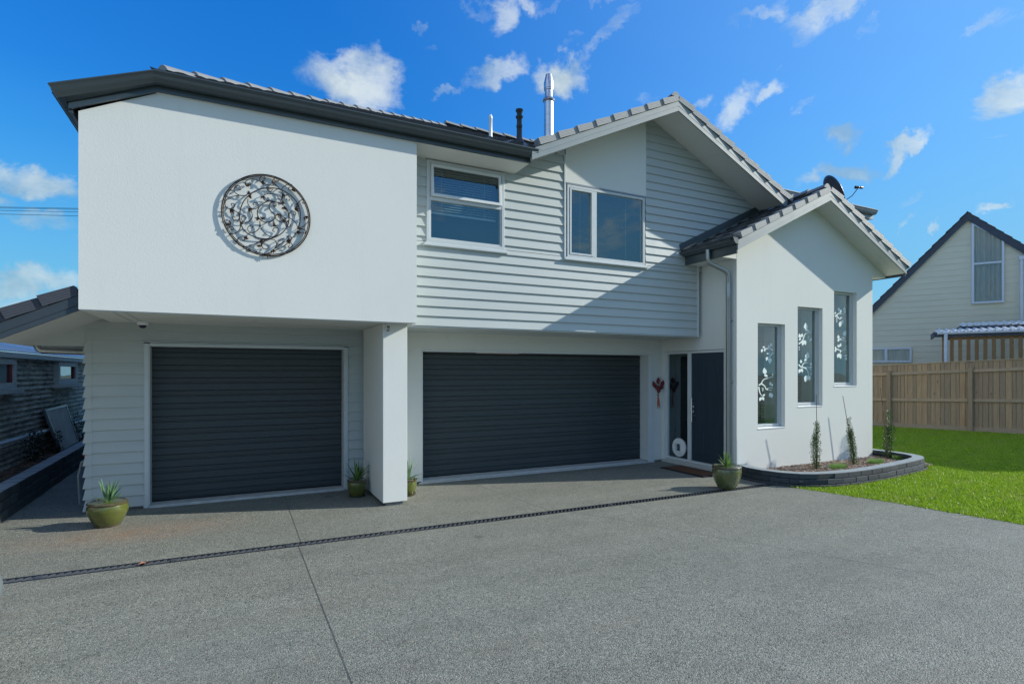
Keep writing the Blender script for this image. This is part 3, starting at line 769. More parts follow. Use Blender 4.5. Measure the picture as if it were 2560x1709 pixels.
# ------------------------------------------------------------------ eaves, soffits, gutters
def gutter_profile():       # (o outward, z) open ogee gutter closed as a solid
    return [(0, 0), (.062, 0), (.068, .012), (.085, .03), (.100, .052), (.102, .074), (.112, .086), (.120, .094), (.120, .106), (.112, .106), (.108, .098), (.0, .098)]
def gutter(pts, outs, parent, name='gutter', mat='gutter'):
    """pts: centre line points of the fascia side bottom; outs: outward 2d (x,y) mitre vectors at each"""
    mb = MB(); pr = gutter_profile(); n = len(pr)
    for (p, o) in zip(pts, outs):
        for (a, z) in pr: mb.v.append((p[0]+o[0]*a, p[1]+o[1]*a, p[2]+z))
    for k in range(len(pts)-1):
        for q in range(n):
            a = k*n+q; b = k*n+(q+1) % n
            mb.f.append((a, b, b+n, a+n)); mb.tone.append(.5)
    mb.f.append(tuple(range(n-1, -1, -1))); mb.f.append(tuple(range((len(pts)-1)*n, len(pts)*n))); mb.tone += [.5, .5]
    return mb.build(name, mat, parent, smooth=True)

GZ = 4.77
# corner of left rake / left eave / front eave
gutter([(-1.50, 16.0, GZ-.345), (-1.50, 6.855, GZ-.345), (-.75, 6.855, GZ+.0), (3.80, 6.855, GZ)], [(-1, 0), (-1, -1), (0, -1), (0, -1)], H)
fs = MB()   # slate fascia behind the gutter
fs.hexa([(-1.49, 6.872, GZ-.40), (-.74, 6.872, GZ-.055), (-.74, 6.905, GZ-.055), (-1.49, 6.905, GZ-.40), (-1.49, 6.872, GZ-.25), (-.74, 6.872, GZ+.09), (-.74, 6.905, GZ+.09), (-1.49, 6.905, GZ-.25)])
fs.box(-.74, 3.74, 6.872, 6.905, GZ-.055, GZ+.09)
fs.box(-1.498, -1.465, 6.91, 16, GZ-.42, GZ-.25)
fs.build('fascia', 'gutter', H)
so = MB()
so.box(2.092, 3.73, 6.906, YB, GZ-.055, GZ-.045)
so.hexa([(-1.47, 6.906, GZ-.395), (-1.42, 6.906, GZ-.37), (-1.42, 16, GZ-.37), (-1.47, 16, GZ-.395), (-1.47, 6.906, GZ-.385), (-1.42, 6.906, GZ-.36), (-1.42, 16, GZ-.36), (-1.47, 16, GZ-.385)])
so.box(XL-.002, 2.092, 6.906, YA, GZ-.06, GZ-.05) 
# bead along wall head
so.build('soffit', 'soffit', H, clips=(((-.73, 0, GZ-.045), Vector((-P_MAIN, 0, 1))),))

def slope_strip(mb, xa, za, xb, zb, y0, y1, t, below=0):
    """thin sloped slab between (xa,za) and (xb,zb), thickness t upward"""
    mb.hexa([(xa, y0, za), (xb, y0, zb), (xb, y1, zb), (xa, y1, za), (xa, y0, za+t), (xb, y0, zb+t), (xb, y1, zb+t), (xa, y1, za+t)])

# main gable rake
GYR = 6.755; gx, gz, gp = 6.40, 5.975, .465
gxl, gxr = 3.70, 9.02
zl, zr = gz-gp*(gx-gxl), gz-gp*(gxr-gx)
sf = MB(); slope_strip(sf, gxl, zl+.09, gx, gz+.09, GYR+.03, YB-.001, .01); slope_strip(sf, gx, gz+.09, gxr, zr+.09, GYR+.03, YB+1.2, .01)
sf.build('soffit', 'soffit', H)
for fx in (.42, .78):
    jt = MB()
    x = gx+(gxr-gx)*fx; z = gz+.09-gp*(x-gx)
    jt.hexa([(x, GYR+.04, z-.002), (x+.006, GYR+.04, z-.004), (x+.006, YB, z-.004), (x, YB, z-.002), (x, GYR+.04, z+.004), (x+.006, GYR+.04, z+.002), (x+.006, YB, z+.002), (x, YB, z+.004)])
    jt.build('soffit_joint', 'trim', H)
def barge(x0, z0, x1, z1, y, parent, h=.155):
    mb = MB()
    slope_strip(mb, x0, z0, x1, z1, y, y+.022, h*.44)
    slope_strip(mb, x0, z0+h*.44, x1, z1+h*.44, y+.004, y+.022, h*.04)
    slope_strip(mb, x0, z0+h*.48, x1, z1+h*.48, y-.002, y+.022, h*.52)
    return mb.build('barge_board', 'barge', parent)
barge(gxl, zl, gx, gz, GYR, H); barge(gx, gz, gxr, zr, GYR, H)

def barge_caps(xa, za, xb, zb, y, parent, h=.082, mat='cap', L=.335):
    """tile caps from the low end a to the high end b; lower end of each cap stands proud"""
    mb = MB(); A = Vector((xa, 0, za)); B = Vector((xb, 0, zb)); d = (B-A); D = d.length; d.normalize(); up = Vector((0, 0, 1))
    n = max(1, round(D/L)); L = D/n; nv = Vector((-d.z, 0, d.x)); nv = nv if nv.z > 0 else -nv
    for k in range(n):
        p = A+d*(k*L); q = A+d*((k+1)*L+(.035 if k < n-1 else 0))
        f0, f1 = .032, .008; lift0, lift1 = .006, .0
        def P(base, yy, hh): return (base.x+nv.x*hh, yy, base.z+nv.z*hh)
        mb.curt = random.random()
        mb.hexa([P(p, y-f0, lift0-.015), P(q, y-f1, lift1-.015), P(q, y+.10, lift1-.0), P(p, y+.10, lift0-.0),
                 P(p, y-f0, h+lift0), P(q, y-f1, h+lift1-.012), P(q, y+.12, h+lift1-.012), P(p, y+.12, h+lift0)], uvlen=(1.0, 1.0))
    return mb.build('barge_tile', mat, parent)
bh = .155
o = barge_caps(gxl+.12, zl+.055+bh+.02, gx, gz+bh+.02, GYR, H); barge_caps(gxr+.10, zr-.045+bh+.02, gx, gz+bh+.02, GYR, H)

# annex rake
AYR = YE-.385; axl, axr = 7.12, 11.79
azl, azr = az-ap*(AC-axl), az-ap*(axr-AC)
sf = MB(); slope_strip(sf, axl+.02, azl+.015, AC, az+.005, AYR+.024, YE-.001, .008); slope_strip(sf, AC, az+.005, axr-.02, azr+.015, AYR+.024, YE-.001, .008)
sf.box(axl+.02, XE-.001, YE, YB-.03, 3.655, 3.668); sf.box(AX1+.001, axr-.02, YE, 12, 3.655, 3.668)
sf.face([(axl+.02, YE+.002, 3.656), (XE-.001, YE+.002, 3.656), (XE-.001, YE+.002, 3.96), (axl+.02, YE+.002, 3.73)])
sf.face([(axr-.02, YE+.002, 3.656), (AX1+.001, YE+.002, 3.656), (AX1+.001, YE+.002, 3.92), (axr-.02, YE+.002, 3.73)])
sf.build('soffit', 'soffit', H)
barge(axl, azl, AC, az, AYR, H); barge(AC, az, axr, azr, AYR, H)
barge_caps(axl+.06, azl+.03+bh+.02, AC, az+bh+.02, AYR, H); barge_caps(axr+.06, azr-.03+bh+.02, AC, az+bh+.02, AYR, H)
gutter([(axl, YB-.045, 3.785), (axl, AYR-.01, 3.785)], [(-1, 0), (-1, 0)], H)
gutter([(axr, AYR-.01, 3.785), (axr, 12, 3.785)], [(1, 0), (1, 0)], H)
fs = MB(); fs.box(axl-.004, axl+.02, AYR+.0225, YB-.03, 3.64, 3.85); fs.build('fascia', 'gutter', H); fs = MB(); fs.box(axr-.02, axr+.004, AYR+.0225, 12, 3.64, 3.85); fs.build('fascia', 'gutter', H)
# apron flashing where the annex roof meets the boards
fl = MB(); 
fl.hexa([(7.0, YB-.036, 3.90), (9.15, YB-.036, 4.925), (9.15, YB-.03, 4.925), (7.0, YB-.03, 3.90), (6.98, YB-.036, 4.00), (9.15, YB-.036, 5.03), (9.15, YB-.03, 5.03), (6.98, YB-.03, 4.00)])
fl.hexa([(7.0, YB-.12, 3.895), (9.15, YB-.12, 4.915), (9.15, YB-.034, 4.925), (7.0, YB-.034, 3.905), (7.0, YB-.12, 3.905), (9.15, YB-.12, 4.925), (9.15, YB-.034, 4.935), (7.0, YB-.034, 3.915)])
fl.build('apron_flashing', 'gutter', H)
# downpipe at the annex
dp = MB(); pth = [(7.07, 6.78, 3.80), (7.07, 6.78, 3.66), (7.09, 6.775, 3.60), (7.14, 6.765, 3.565), (7.36, 6.71, 3.47), (7.42, 6.70, 3.44), (7.455, 6.70, 3.37), (7.455, 6.70, .09)]
dp.tube(pth, .038, 16); dp.tube([(7.455, 6.70, 3.02), (7.455, 6.70, 3.26)], .040, 16)
for z in (2.62, 1.58): dp.tube([(7.455, 6.70, z), (7.455, 6.70, z+.018)], .041, 16); dp.box(7.455, 7.53, 6.66, 6.665, z, z+.018)
dp.build('downpipe', 'pipe', H, smooth=True)

# ------------------------------------------------------------------ roof tiles
def tile_field(mb, org, ue, ve, nu, nv, course=.32, wave=.30, amp=.012, lip=.028):
    """org: low corner, ue unit along eave, ve unit up slope. sawtooth courses with rolled tiles"""
    org = Vector(org); ue = Vector(ue).normalized(); ve = Vector(ve).normalized(); nn = ue.cross(ve)
    if nn.z < 0: nn = -nn
    du = wave/6; cu = int(nu/du)+1
    for c in range(nv):
        a = c*course; b = a+course+.03
        rowsA = []; 
        for i in range(cu+1):
            u = min(i*du, nu); ph = (u+(.5*wave if c % 2 else 0))/wave
            wv = amp*max(-.3, math.sin(2*math.pi*ph))
            j = .003*math.sin(int(ph)*12.9+c*7.1)
            rowsA.append((org+ue*u+ve*a+nn*(lip+wv+j), org+ue*u+ve*b+nn*(wv*1.0), org+ue*u+ve*(a+.004)+nn*(-.002)))
        i0 = len(mb.v)
        for t in rowsA: mb.v += [tuple(t[0]), tuple(t[1]), tuple(t[2])]
        for i in range(cu):
            q = i0+i*3
            mb.f.append((q, q+3, q+4, q+1)); mb.f.append((q+2, q+5, q+3, q)); mb.tone += [.5, .5]
up = lambda p: Vector((0, 1, p)).normalized()
# front slope of the main roof (between the left hip and the valley)
RY = 11.75; RZ = 4.885+P_MAIN*(RY-6.76)
rf = MB(); tile_field(rf, (-.9, 6.76, 4.865), (1, 0, 0), (0, 1, P_MAIN), 11.0, 18)
hipn = Vector((-1, 1, 0)); vp = Vector((gx-3.72, gp/P_MAIN*(gx-3.72), 0))
roof = rf.build('roof', 'tile', H, clips=(((-.78, 6.76, 0), Vector((-1, 1, 0))), ((0, RY, 0), Vector((0, 1, 0))), ((3.86, 6.76, 0), Vector((1, -1.0*P_MAIN/gp*1.0, 0)))))
# left slope
rl = MB(); tile_field(rl, (-1.60, 16.5, 4.455), (0, -1, 0), (1, 0, P_MAIN), 9.66, 18)
rl.build('roof', 'tile', H, clips=(((-.78, 6.76, 0), Vector((1, -1, 0))), ((RY-6.76-.78, 0, 0), Vector((1, 0, 0)))))
# gable slopes
rg = MB(); tile_field(rg, (3.70, 12.5, gz-gp*(gx-3.70)+bh+.06), (0, -1, 0), (1, 0, gp), 12.5-GYR-.05, 10)
rg.build('roof', 'tile', H, clips=(((gx, 0, 0), Vector((1, 0, 0))), ((3.74, 6.76, 0), Vector((-1, 1.03, 0)))))
rg = MB(); tile_field(rg, (9.14, GYR+.05, gz-gp*(9.14-gx)+bh+.06), (0, 1, 0), (-1, 0, gp), 12.5-GYR-.05, 10)
rg.build('roof', 'tile', H, clips=(((gx, 0, 0), Vector((-1, 0, 0))),))
# annex slopes
rg = MB(); tile_field(rg, (7.0, 9.0, az-ap*(AC-7.0)+bh+.035), (0, -1, 0), (1, 0, ap), 9.0-AYR-.03, 9)
rg.build('roof', 'tile', H, clips=(((AC, 0, 0), Vector((1, 0, 0))), ))
rg = MB(); tile_field(rg, (11.80, AYR+.03, az-ap*(11.80-AC)+bh+.035), (0, 1, 0), (-1, 0, ap), 12.0-AYR-.03, 9)
rg.build('roof', 'tile', H, clips=(((AC, 0, 0), Vector((-1, 0, 0))),))
def ridge_caps(a, b, parent, r=.085, L=.36):
    mb = MB(); a = Vector(a); b = Vector(b); d = b-a; n = max(1, round(d.length/L)); d /= n
    s = Vector((d.y, -d.x, 0)).normalized()
    for k in range(n):
        p = a+d*k; q = a+d*(k+1.08)
        def ring(c, lift): return [c+s*(r*1.2*x)+Vector((0, 0, z*r+lift)) for x, z in ((-1.05, -.62), (-.62, .02), (-.2, .38), (.2, .38), (.62, .02), (1.05, -.62))]
        A = ring(p, .032); B = ring(q, .0); i = len(mb.v); mb.v += [tuple(v) for v in A+B]
        for t in range(5): mb.f.append((i+t, i+t+1, i+7+t, i+6+t)); mb.tone.append(.5)
        mb.f.append(tuple(range(i+5, i-1, -1))); mb.tone.append(.5)
    return mb.build('ridge_cap', 'cap', parent)
ridge_caps((-.70, 6.84, 4.925), (-.80+4.99, 6.74+4.99, 4.925+P_MAIN*4.89), H, .07, .40)
ridge_caps((4.2, RY, RZ+.06), (12.5, RY, RZ+.06), H)
ridge_caps((AC, AYR+.06, az+bh+.10), (AC, 9.0, az+bh+.10), H, .075)
ridge_caps((gx, GYR+.06, gz+bh+.12), (gx, 9.8, gz+bh+.12), H, .075)
# flues through the roof
def stack(parent, name, x, y, prof, mat):
    mb = MB(); mb.lathe(prof, (x, y, 0), 24); return mb.build(name, mat, parent, smooth=True)
stack(roof, 'flue', 5.58, 9.5, [(.094, 6.1), (.094, 7.13), (.112, 7.14), (.125, 7.165), (.112, 7.19), (.094, 7.20), (.080, 7.22), (.080, 7.36), (.092, 7.365), (.092, 7.39), (.098, 7.395), (.098, 7.51), (.090, 7.55), (.060, 7.68), (.035, 7.69)], 'flue')
stack(roof, 'vent_pipe', 5.06, 9.77, [(.11, 6.30), (.085, 6.38), (.055, 6.42), (.052, 6.62), (.060, 6.63), (.060, 6.68), (.05, 6.69), (.05, 6.80), (.075, 6.83), (.075, 6.85), (.048, 6.87), (.055, 6.93), (.075, 6.955), (.075, 6.985), (.05, 6.99)], 'black')
stack(roof, 'vent_pipe', 4.33, 9.55, [(.05, 6.18), (.033, 6.24), (.033, 6.55), (.037, 6.555), (.037, 6.60), (.02, 6.64), (.015, 6.645)], 'white')
# rear wing with its own gutter
rw = MB(); rw.box(9.3, 13.55, 8.6, 14.0, 0, 5.55); rw.build('stucco_wall', 'stucco', H)
gutter([(8.1, 8.12, 5.60), (14.0, 8.12, 5.60)], [(0, -1), (0, -1)], H, mat='slatealu')
rr = MB(); slope_strip(rr, 8.1, 5.5, 14.0, 5.5, 8.125, 8.16, .2); rr.face([(8.1, 8.13, 5.51), (14, 8.13, 5.51), (14, 8.62, 5.51), (8.1, 8.62, 5.51)])
rr.build('fascia', 'slatealu', H)
rr = MB(); tile_field(rr, (8.1, 8.06, 5.69), (1, 0, 0), (0, 1, .36), 5.9, 12); rr.build('roof', 'tile', H)
# body walls so the house is closed from the other sides
bk = MB()
bk.face([(XL, 16.5, 0), (13, 16.5, 0), (13, 16.5, 4.4), (XL, 16.5, 4.4)]); bk.face([(13, 13, 0), (13, 16.5, 0), (13, 16.5, 4.4), (13, 13, 4.4)])
bk.build('rear_wall', 'stucco', H)
rb = MB(); rb.face([(XL-.1, 16.6, 4.40), (13, 16.6, 4.40), (13, RY, RZ), (4.0, RY, RZ)]); rb.build('rear_roof', 'tile', H)
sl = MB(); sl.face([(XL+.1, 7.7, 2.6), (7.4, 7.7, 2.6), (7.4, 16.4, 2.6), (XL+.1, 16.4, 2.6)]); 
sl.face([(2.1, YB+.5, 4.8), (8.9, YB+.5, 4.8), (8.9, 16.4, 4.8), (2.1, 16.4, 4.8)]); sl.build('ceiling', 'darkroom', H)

# lean-to roof on the left (its rake is at Y 6.95)
LX, LZ, LP = -1.425, 2.375, .50
lx2 = -2.22; lz2 = LZ-LP*(LX-lx2)
lt = MB(); slope_strip(lt, lx2, lz2+.085, -1.42, LZ+.085, 6.985, 16.4, .01)
lt.hexa([(XL+.0, YA+.06, 2.40), (-1.28, YA+.06, 2.395), (-1.28, YD, 2.395), (XL, YD, 2.40), (XL, YA+.06, 2.47), (-1.28, YA+.06, 2.41), (-1.28, YD, 2.41), (XL, YD, 2.47)])
lt.box(-2.215, -1.66, YD-.001, 16, 2.075, 2.085)
lt.build('soffit', 'soffit', H)
lb = MB(); slope_strip(lb, lx2, lz2, LX, LZ, 6.955, 6.98, .052); slope_strip(lb, lx2, lz2+.052, LX, LZ+.052, 6.96, 6.98, .006); slope_strip(lb, lx2, lz2+.058, LX, LZ+.058, 6.95, 6.98, .095)
lb.build('barge_board', pmat('dark_barge_paint', (.034, .048, .062), .45, .08, 3), H)
barge_caps(lx2-.05, lz2-.025+.175, LX, LZ+.17, 6.955, H, .10, 'capshade', .36)
tl = MB(); tile_field(tl, (lx2-.08, 16.4, lz2-.04+.20), (0, -1, 0), (1, 0, LP), 16.4-7.0, 4)
tl.build('roof', 'tile', H, clips=(((XL-.002, 0, 0), Vector((1, 0, 0))),))
gutter([(lx2-.01, 16, lz2+.13), (lx2-.01, 6.95, lz2+.13)], [(-1, 0), (-1, 0)], H)
lp = MB(); lp.tube([(-2.17, 8.60, 2.11), (-2.17, 8.60, 2.07), (-2.155, 8.60, 2.03), (-2.12, 8.60, 2.015), (-1.72, 8.60, 2.0), (-1.60, 8.60, 1.998)], .036, 14); lp.build('downpipe', 'pipe', H, smooth=True)

# ------------------------------------------------------------------ fixtures hung on the house
cam_ = thing('security_camera', 'small white dome security camera under the soffit above the single garage door', 'camera', loc=(-1.05, 8.29, 2.385))
mb = MB(); mb.lathe([(.062, 0), (.066, -.012), (.062, -.038), (.045, -.048)][::-1], (0, 0, 0), 28); mb.build('housing', 'white', cam_, smooth=True)
mb = MB(); mb.lathe([(.004, -.085), (.025, -.078), (.040, -.062), (.044, -.045)], (0, -.008, 0), 24); mb.build('lens_dome', pmat('dark_blue_dome', (.01, .015, .05), .1, .1), cam_, smooth=True)
mb = MB(); mb.lathe([(.045, -.004), (.045, 0)], (.23, 7.55, 2.384), 24); tag(mb.build('downlight', 'whitetrim'), 'small round recessed light in the soffit over the single garage', 'light')
sl_ = thing('sensor_light', 'small cream motion sensor fixed at the top of the stucco column', 'sensor', loc=(1.772, 7.17, 2.345))
mb = MB(); mb.box(-.03, .03, -.035, 0, -.04, .035); mb.build('case', 'white', sl_, bevel=.006)
mb = MB(); mb.box(-.02, .02, -.05, -.0355, -.03, .012); mb.lathe([(.012, -.062), (.02, -.05), (.02, -.04)], (0, -.025, 0), 16); mb.build('lens', pmat('sensor_lens', (.25, .22, .20), .3), sl_, bevel=.004)

fo = thing('pod_bouquet', 'bunch of dark red dried pods with orange stems hung beside the entry', 'ornament', loc=(7.40, YC-.03, 1.35))
for (dx, dz, a, L) in ((-.075, .10, .45, .15), (.0, .17, -.05, .14), (.085, .12, -.42, .15), (.05, .06, -.25, .12), (-.005, -.01, 0, .14), (-.03, .05, .25, .12)):
    L *= .98; prof = [(.001, 0), (.024, .02*L/.14), (.038, .055*L/.14), (.033, .085*L/.14), (.012, .12*L/.14), (.001, L)]
    pod = MB(); i0 = 0; pod.lathe(prof, (0, 0, 0), 10)
    ca, sa = math.cos(a), math.sin(a); off = -.025 if dz < .08 else 0
    pod.v[i0:] = [(x*ca-z*-sa*-1+dx if False else x*ca-z*math.sin(a)+dx, y+off, x*math.sin(a)+z*ca+dz) for x, y, z in pod.v[i0:]]
    pod.build('pod', 'red', fo, smooth='all')
stm = MB()
for k in range(7):
    e = (random.uniform(-.035, .04), random.uniform(-.01, .01), -.30+random.uniform(-.06, .05)); t_ = (random.uniform(-.06, .06), 0, .10)
    stm.tube([t_, (random.uniform(-.008, .008), 0, -.03), (e[0]*.5, e[1], -.15), e], .004, 6)
stm.build('stem', 'orange', fo)
sp = MB()
for k in range(5):
    a = random.uniform(-.7, .7); sp.tube([(0, 0, .1), (math.sin(a)*.16, 0, .1+math.cos(a)*.14), (math.sin(a)*.22, .0, .12+math.cos(a)*.20)], .0016, 5)
sp.build('twig', 'bark_stem', fo); sp = MB(); sp.tube([(0, 0, -.035), (0, 0, -.055)], .014, 8); sp.build('binding', 'bark_stem', fo)

# round iron wall art, traced as curves in its own plane
art = thing('wall_art', 'round scrolled iron wall ornament hung on the upper stucco wall', 'wall art', loc=(.32, YA-.022, 3.545))
RA = .462
def AP(x, y):
    X_ = x-852; Y_ = y-805; det = 700*-635-(-85)*55
    u = (X_*-635-(-85)*Y_)/det; v = (700*Y_-55*X_)/det
    return u*RA, v*RA
ring = MB()
for r, rr in ((RA, .0078), (RA*.965, .0055)):
    ring.tube([(r*math.cos(t), -.004 if r < RA else 0, r*math.sin(t)) for t in [2*math.pi*k/72 for k in range(72)]], rr, 7, closed=True)
ring.build('ring', 'iron', art, smooth=True)
CUR = [[(1375,1010),(1388,880),(1370,720),(1280,560),(1130,440),(980,385),(855,372),(720,390),(580,460),(480,570),(435,690),(430,810),(455,930),(530,1050),(660,1135),(850,1175),(1000,1155),(1120,1080),(1190,970),(1205,860),(1165,720),(1080,635),(980,595),(880,580),(785,605),(715,675),(692,770),(730,855),(800,905),(870,915),(940,890),(975,840),(955,785),(905,740),(870,700),(862,640),(900,595),(950,600),(972,640),(945,665),(925,640)],
[(500,515),(400,515),(320,480),(290,420),(320,375),(370,375),(397,410),(380,437),(362,420)],
[(490,515),(350,520),(240,560),(190,620),(200,690),(250,725),(310,715),(340,675),(315,645),(280,655),(295,680)],
[(250,725),(330,750),(400,790),(430,850),(410,900),(360,900),(328,865),(345,840),(370,860)],
[(940,325),(820,330),(730,310),(650,275),(560,248),(480,265),(447,320),(470,365),(510,360),(532,330),(510,312),(495,335)],
[(730,310),(680,285),(655,240),(680,200),(725,200),(745,230),(725,245),(718,228)],
[(1010,400),(940,335),(890,290),(875,240),(900,205),(945,210),(962,245),(935,258),(928,238)],
[(1010,400),(1050,340),(1110,300),(1170,300),(1205,345),(1185,385),(1145,385),(1130,358),(1150,350)],
[(1040,400),(1040,480),(1050,600)],
[(1050,540),(1070,490),(1130,470),(1180,510),(1170,555),(1130,550),(1125,525)],
[(1050,600),(970,500),(880,465),(800,470),(755,510),(770,560),(810,580),(845,555),(830,530),(812,540)],
[(830,330),(800,360),(810,410),(850,435),(880,405),(860,380),(840,395)],
[(520,560),(530,640),(590,705),(650,715),(692,680),(680,630),(635,615),(608,640),(635,660)],
[(540,700),(600,760),(625,840),(590,905),(530,930),(475,900),(465,850),(500,830),(535,850),(520,870)],
[(460,930),(460,1030),(410,1095),(340,1110),(285,1075),(280,1020),(320,995),(365,1020),(350,1050),(330,1035)],
[(750,900),(755,1000),(710,1065),(640,1085),(585,1050),(580,1000),(620,970),(655,990),(640,1015)],
[(750,920),(800,1040),(900,1120),(990,1140),(1060,1100),(1070,1040),(1030,1000),(980,1010),(970,1050),(1005,1060)],
[(1200,880),(1090,910),(1010,870),(980,820),(1010,780),(1060,785),(1078,820),(1050,838),(1035,820)],
[(1370,1010),(1330,920),(1260,860),(1210,830),(1200,770),(1230,725),(1290,740),(1305,775),(1280,790),(1265,765)],
[(1200,880),(1170,930),(1190,970),(1230,975),(1250,950),(1235,940)],
[(1380,1010),(1460,960),(1520,890),(1525,840),(1490,800),(1450,815),(1455,850),(1480,845)],
[(1320,640),(1330,570),(1380,535),(1430,545),(1437,580),(1400,592),(1393,570)],
[(1390,1020),(1450,1005),(1500,1035),(1495,1075),(1465,1070),(1462,1050)],
[(870,1430),(1000,1380),(1150,1310),(1250,1220),(1330,1110),(1370,1030)],
[(1000,1380),(1050,1300),(1060,1250),(1020,1195),(930,1180),(850,1215),(830,1280),(870,1335),(930,1325),(930,1285),(900,1285)],
[(880,1185),(780,1225),(680,1280),(560,1305),(470,1270),(445,1210),(475,1160),(540,1165),(555,1200),(520,1210)],
[(1240,1220),(1290,1235),(1320,1280),(1290,1315),(1255,1300),(1270,1280)],
[(1200,1215),(1230,1215),(1285,1190),(1280,1140),(1240,1110),(1220,1145),(1250,1140)],
[(1050,1330),(1100,1270),(1190,1215)], [(1050,1320),(1070,1240),(1110,1190),(1170,1155)]]
sc_ = MB()
for i, c_ in enumerate(CUR):
    pts = cr([AP(*p) for p in c_], 4)
    sc_.tube([(p.x, -.006-.004*math.sin(k*.7+i), p.y) for k, p in enumerate(pts)], .0062 if i == 0 else .0048, 5)
sc_.build('scrollwork', 'iron', art, smooth=True)
for (x, y) in ((500,380),(545,480),(740,500),(545,710),(270,740),(320,980),(455,960),(740,870),(1160,890),(1050,770),(1270,700),(1470,790),(1330,610),(1375,1020),(1060,620),(1035,460),(900,310),(680,295),(1190,400),(970,985),(550,1190),(780,1215),(825,1310),(1010,1340),(1205,1200),(1100,660),(520,530),(960,1400),(1350,1060),(780,885)):
    lv = MB(); u, v = AP(x, y); a = random.uniform(0, 6.28)
    for da in (0, .55, -.6):
        L = random.uniform(.04, .065); ca, sa = math.cos(a+da), math.sin(a+da); w = L*.22
        lv.face([(u, -.012, v), (u+ca*L*.5-sa*w, -.020, v+sa*L*.5+ca*w), (u+ca*L, -.010, v+sa*L)]); lv.face([(u, -.012, v), (u+ca*L, -.010, v+sa*L), (u+ca*L*.5+sa*w, -.018, v+sa*L*.5-ca*w)])
    lv.build('leaf', 'leafiron', art)

# satellite dish on the annex roof
sd = thing('satellite_dish', 'dark satellite dish standing behind the small gable ridge', 'satellite dish', loc=(10.62, 6.98, 4.42))
N = Vector((.74, -.52, .43)).normalized(); Uv = Vector((0, 1, 0)); Uv = (Uv-N*Uv.dot(N)).normalized(); Vv = N.cross(Uv)
db = MB(); C0 = Vector((-.02, 0, .88)); nr, na = 8, 32
for r in range(nr+1):
    q = .36*r/nr
    for a in range(na):
        t = 2*math.pi*a/na; db.v.append(tuple(C0+Uv*(q*math.cos(t)*.95)+Vv*(q*math.sin(t))+N*(q*q*.55)))
for r in range(nr):
    for a in range(na): db.f.append((r*na+a, r*na+(a+1) % na, (r+1)*na+(a+1) % na, (r+1)*na+a)); db.tone.append(.5)
do = db.build('reflector', pmat('dish_paint', (.055, .065, .08), .35, .1), sd, smooth='all'); md = do.modifiers.new('t', 'SOLIDIFY'); md.thickness = .008
db = MB(); db.tube([(-.03, 0, 0), (-.03, 0, .80), tuple(C0-N*.02)], .02, 10); db.build('mast', 'slatealu', sd)
tip = Vector((.44, -.28, 1.0)); db = MB(); db.tube([tuple(C0-Vv*.33 if Vv.z > 0 else C0+Vv*.33), (.20, -.12, .72), (.34, -.22, .84), tuple(tip)], .008, 8)
db.build('arm', 'black', sd, smooth=True)
db = MB(); db.tube([tuple(tip+Vector((-.06, .03, .0))), tuple(tip)], .032, 12, taper=.7); db.tube([tuple(tip), tuple(tip+Vector((.05, 0, .005)))], .016, 10); db.tube([tuple(tip+Vector((.05, 0, .005))), tuple(tip+Vector((.12, 0, .01)))], .026, 12)
db.build('receiver', 'black', sd, smooth=True)

# ------------------------------------------------------------------ pots
def strap_plant(n, L, spread, seed, w=.016, droop=.5):
    rnd = random.Random(seed); mb = MB()
    for k in range(n):
        a = rnd.uniform(0, 2*math.pi); tilt = rnd.uniform(.05, spread) if k > n*.3 else rnd.uniform(.02, .25)
        ll = L*rnd.uniform(.65, 1.05)*(1-.25*tilt); ww = w*rnd.uniform(.7, 1.2)
        p = Vector((math.cos(a)*.015, math.sin(a)*.015, 0)); dirh = Vector((math.cos(a), math.sin(a), 0)); side = Vector((-math.sin(a), math.cos(a), 0))
        el = math.pi/2-tilt; seg = 7; pr = None
        for s in range(seg+1):
            f = s/seg; wd = ww*min(1, .35+3*f)*(1-f**2.2)+.0006
            L_, R_, C_ = p-side*wd, p+side*wd, p-Vector((0, 0, wd*.5))
            if pr:
                mb.face([pr[0], pr[2], C_, L_]); mb.face([pr[2], pr[1], R_, C_])
            pr = (L_, R_, C_)
            e = el-droop*tilt*f*1.3
            p = p+(dirh*math.cos(e)+Vector((0, 0, 1))*math.sin(e))*(ll/seg)
    return mb
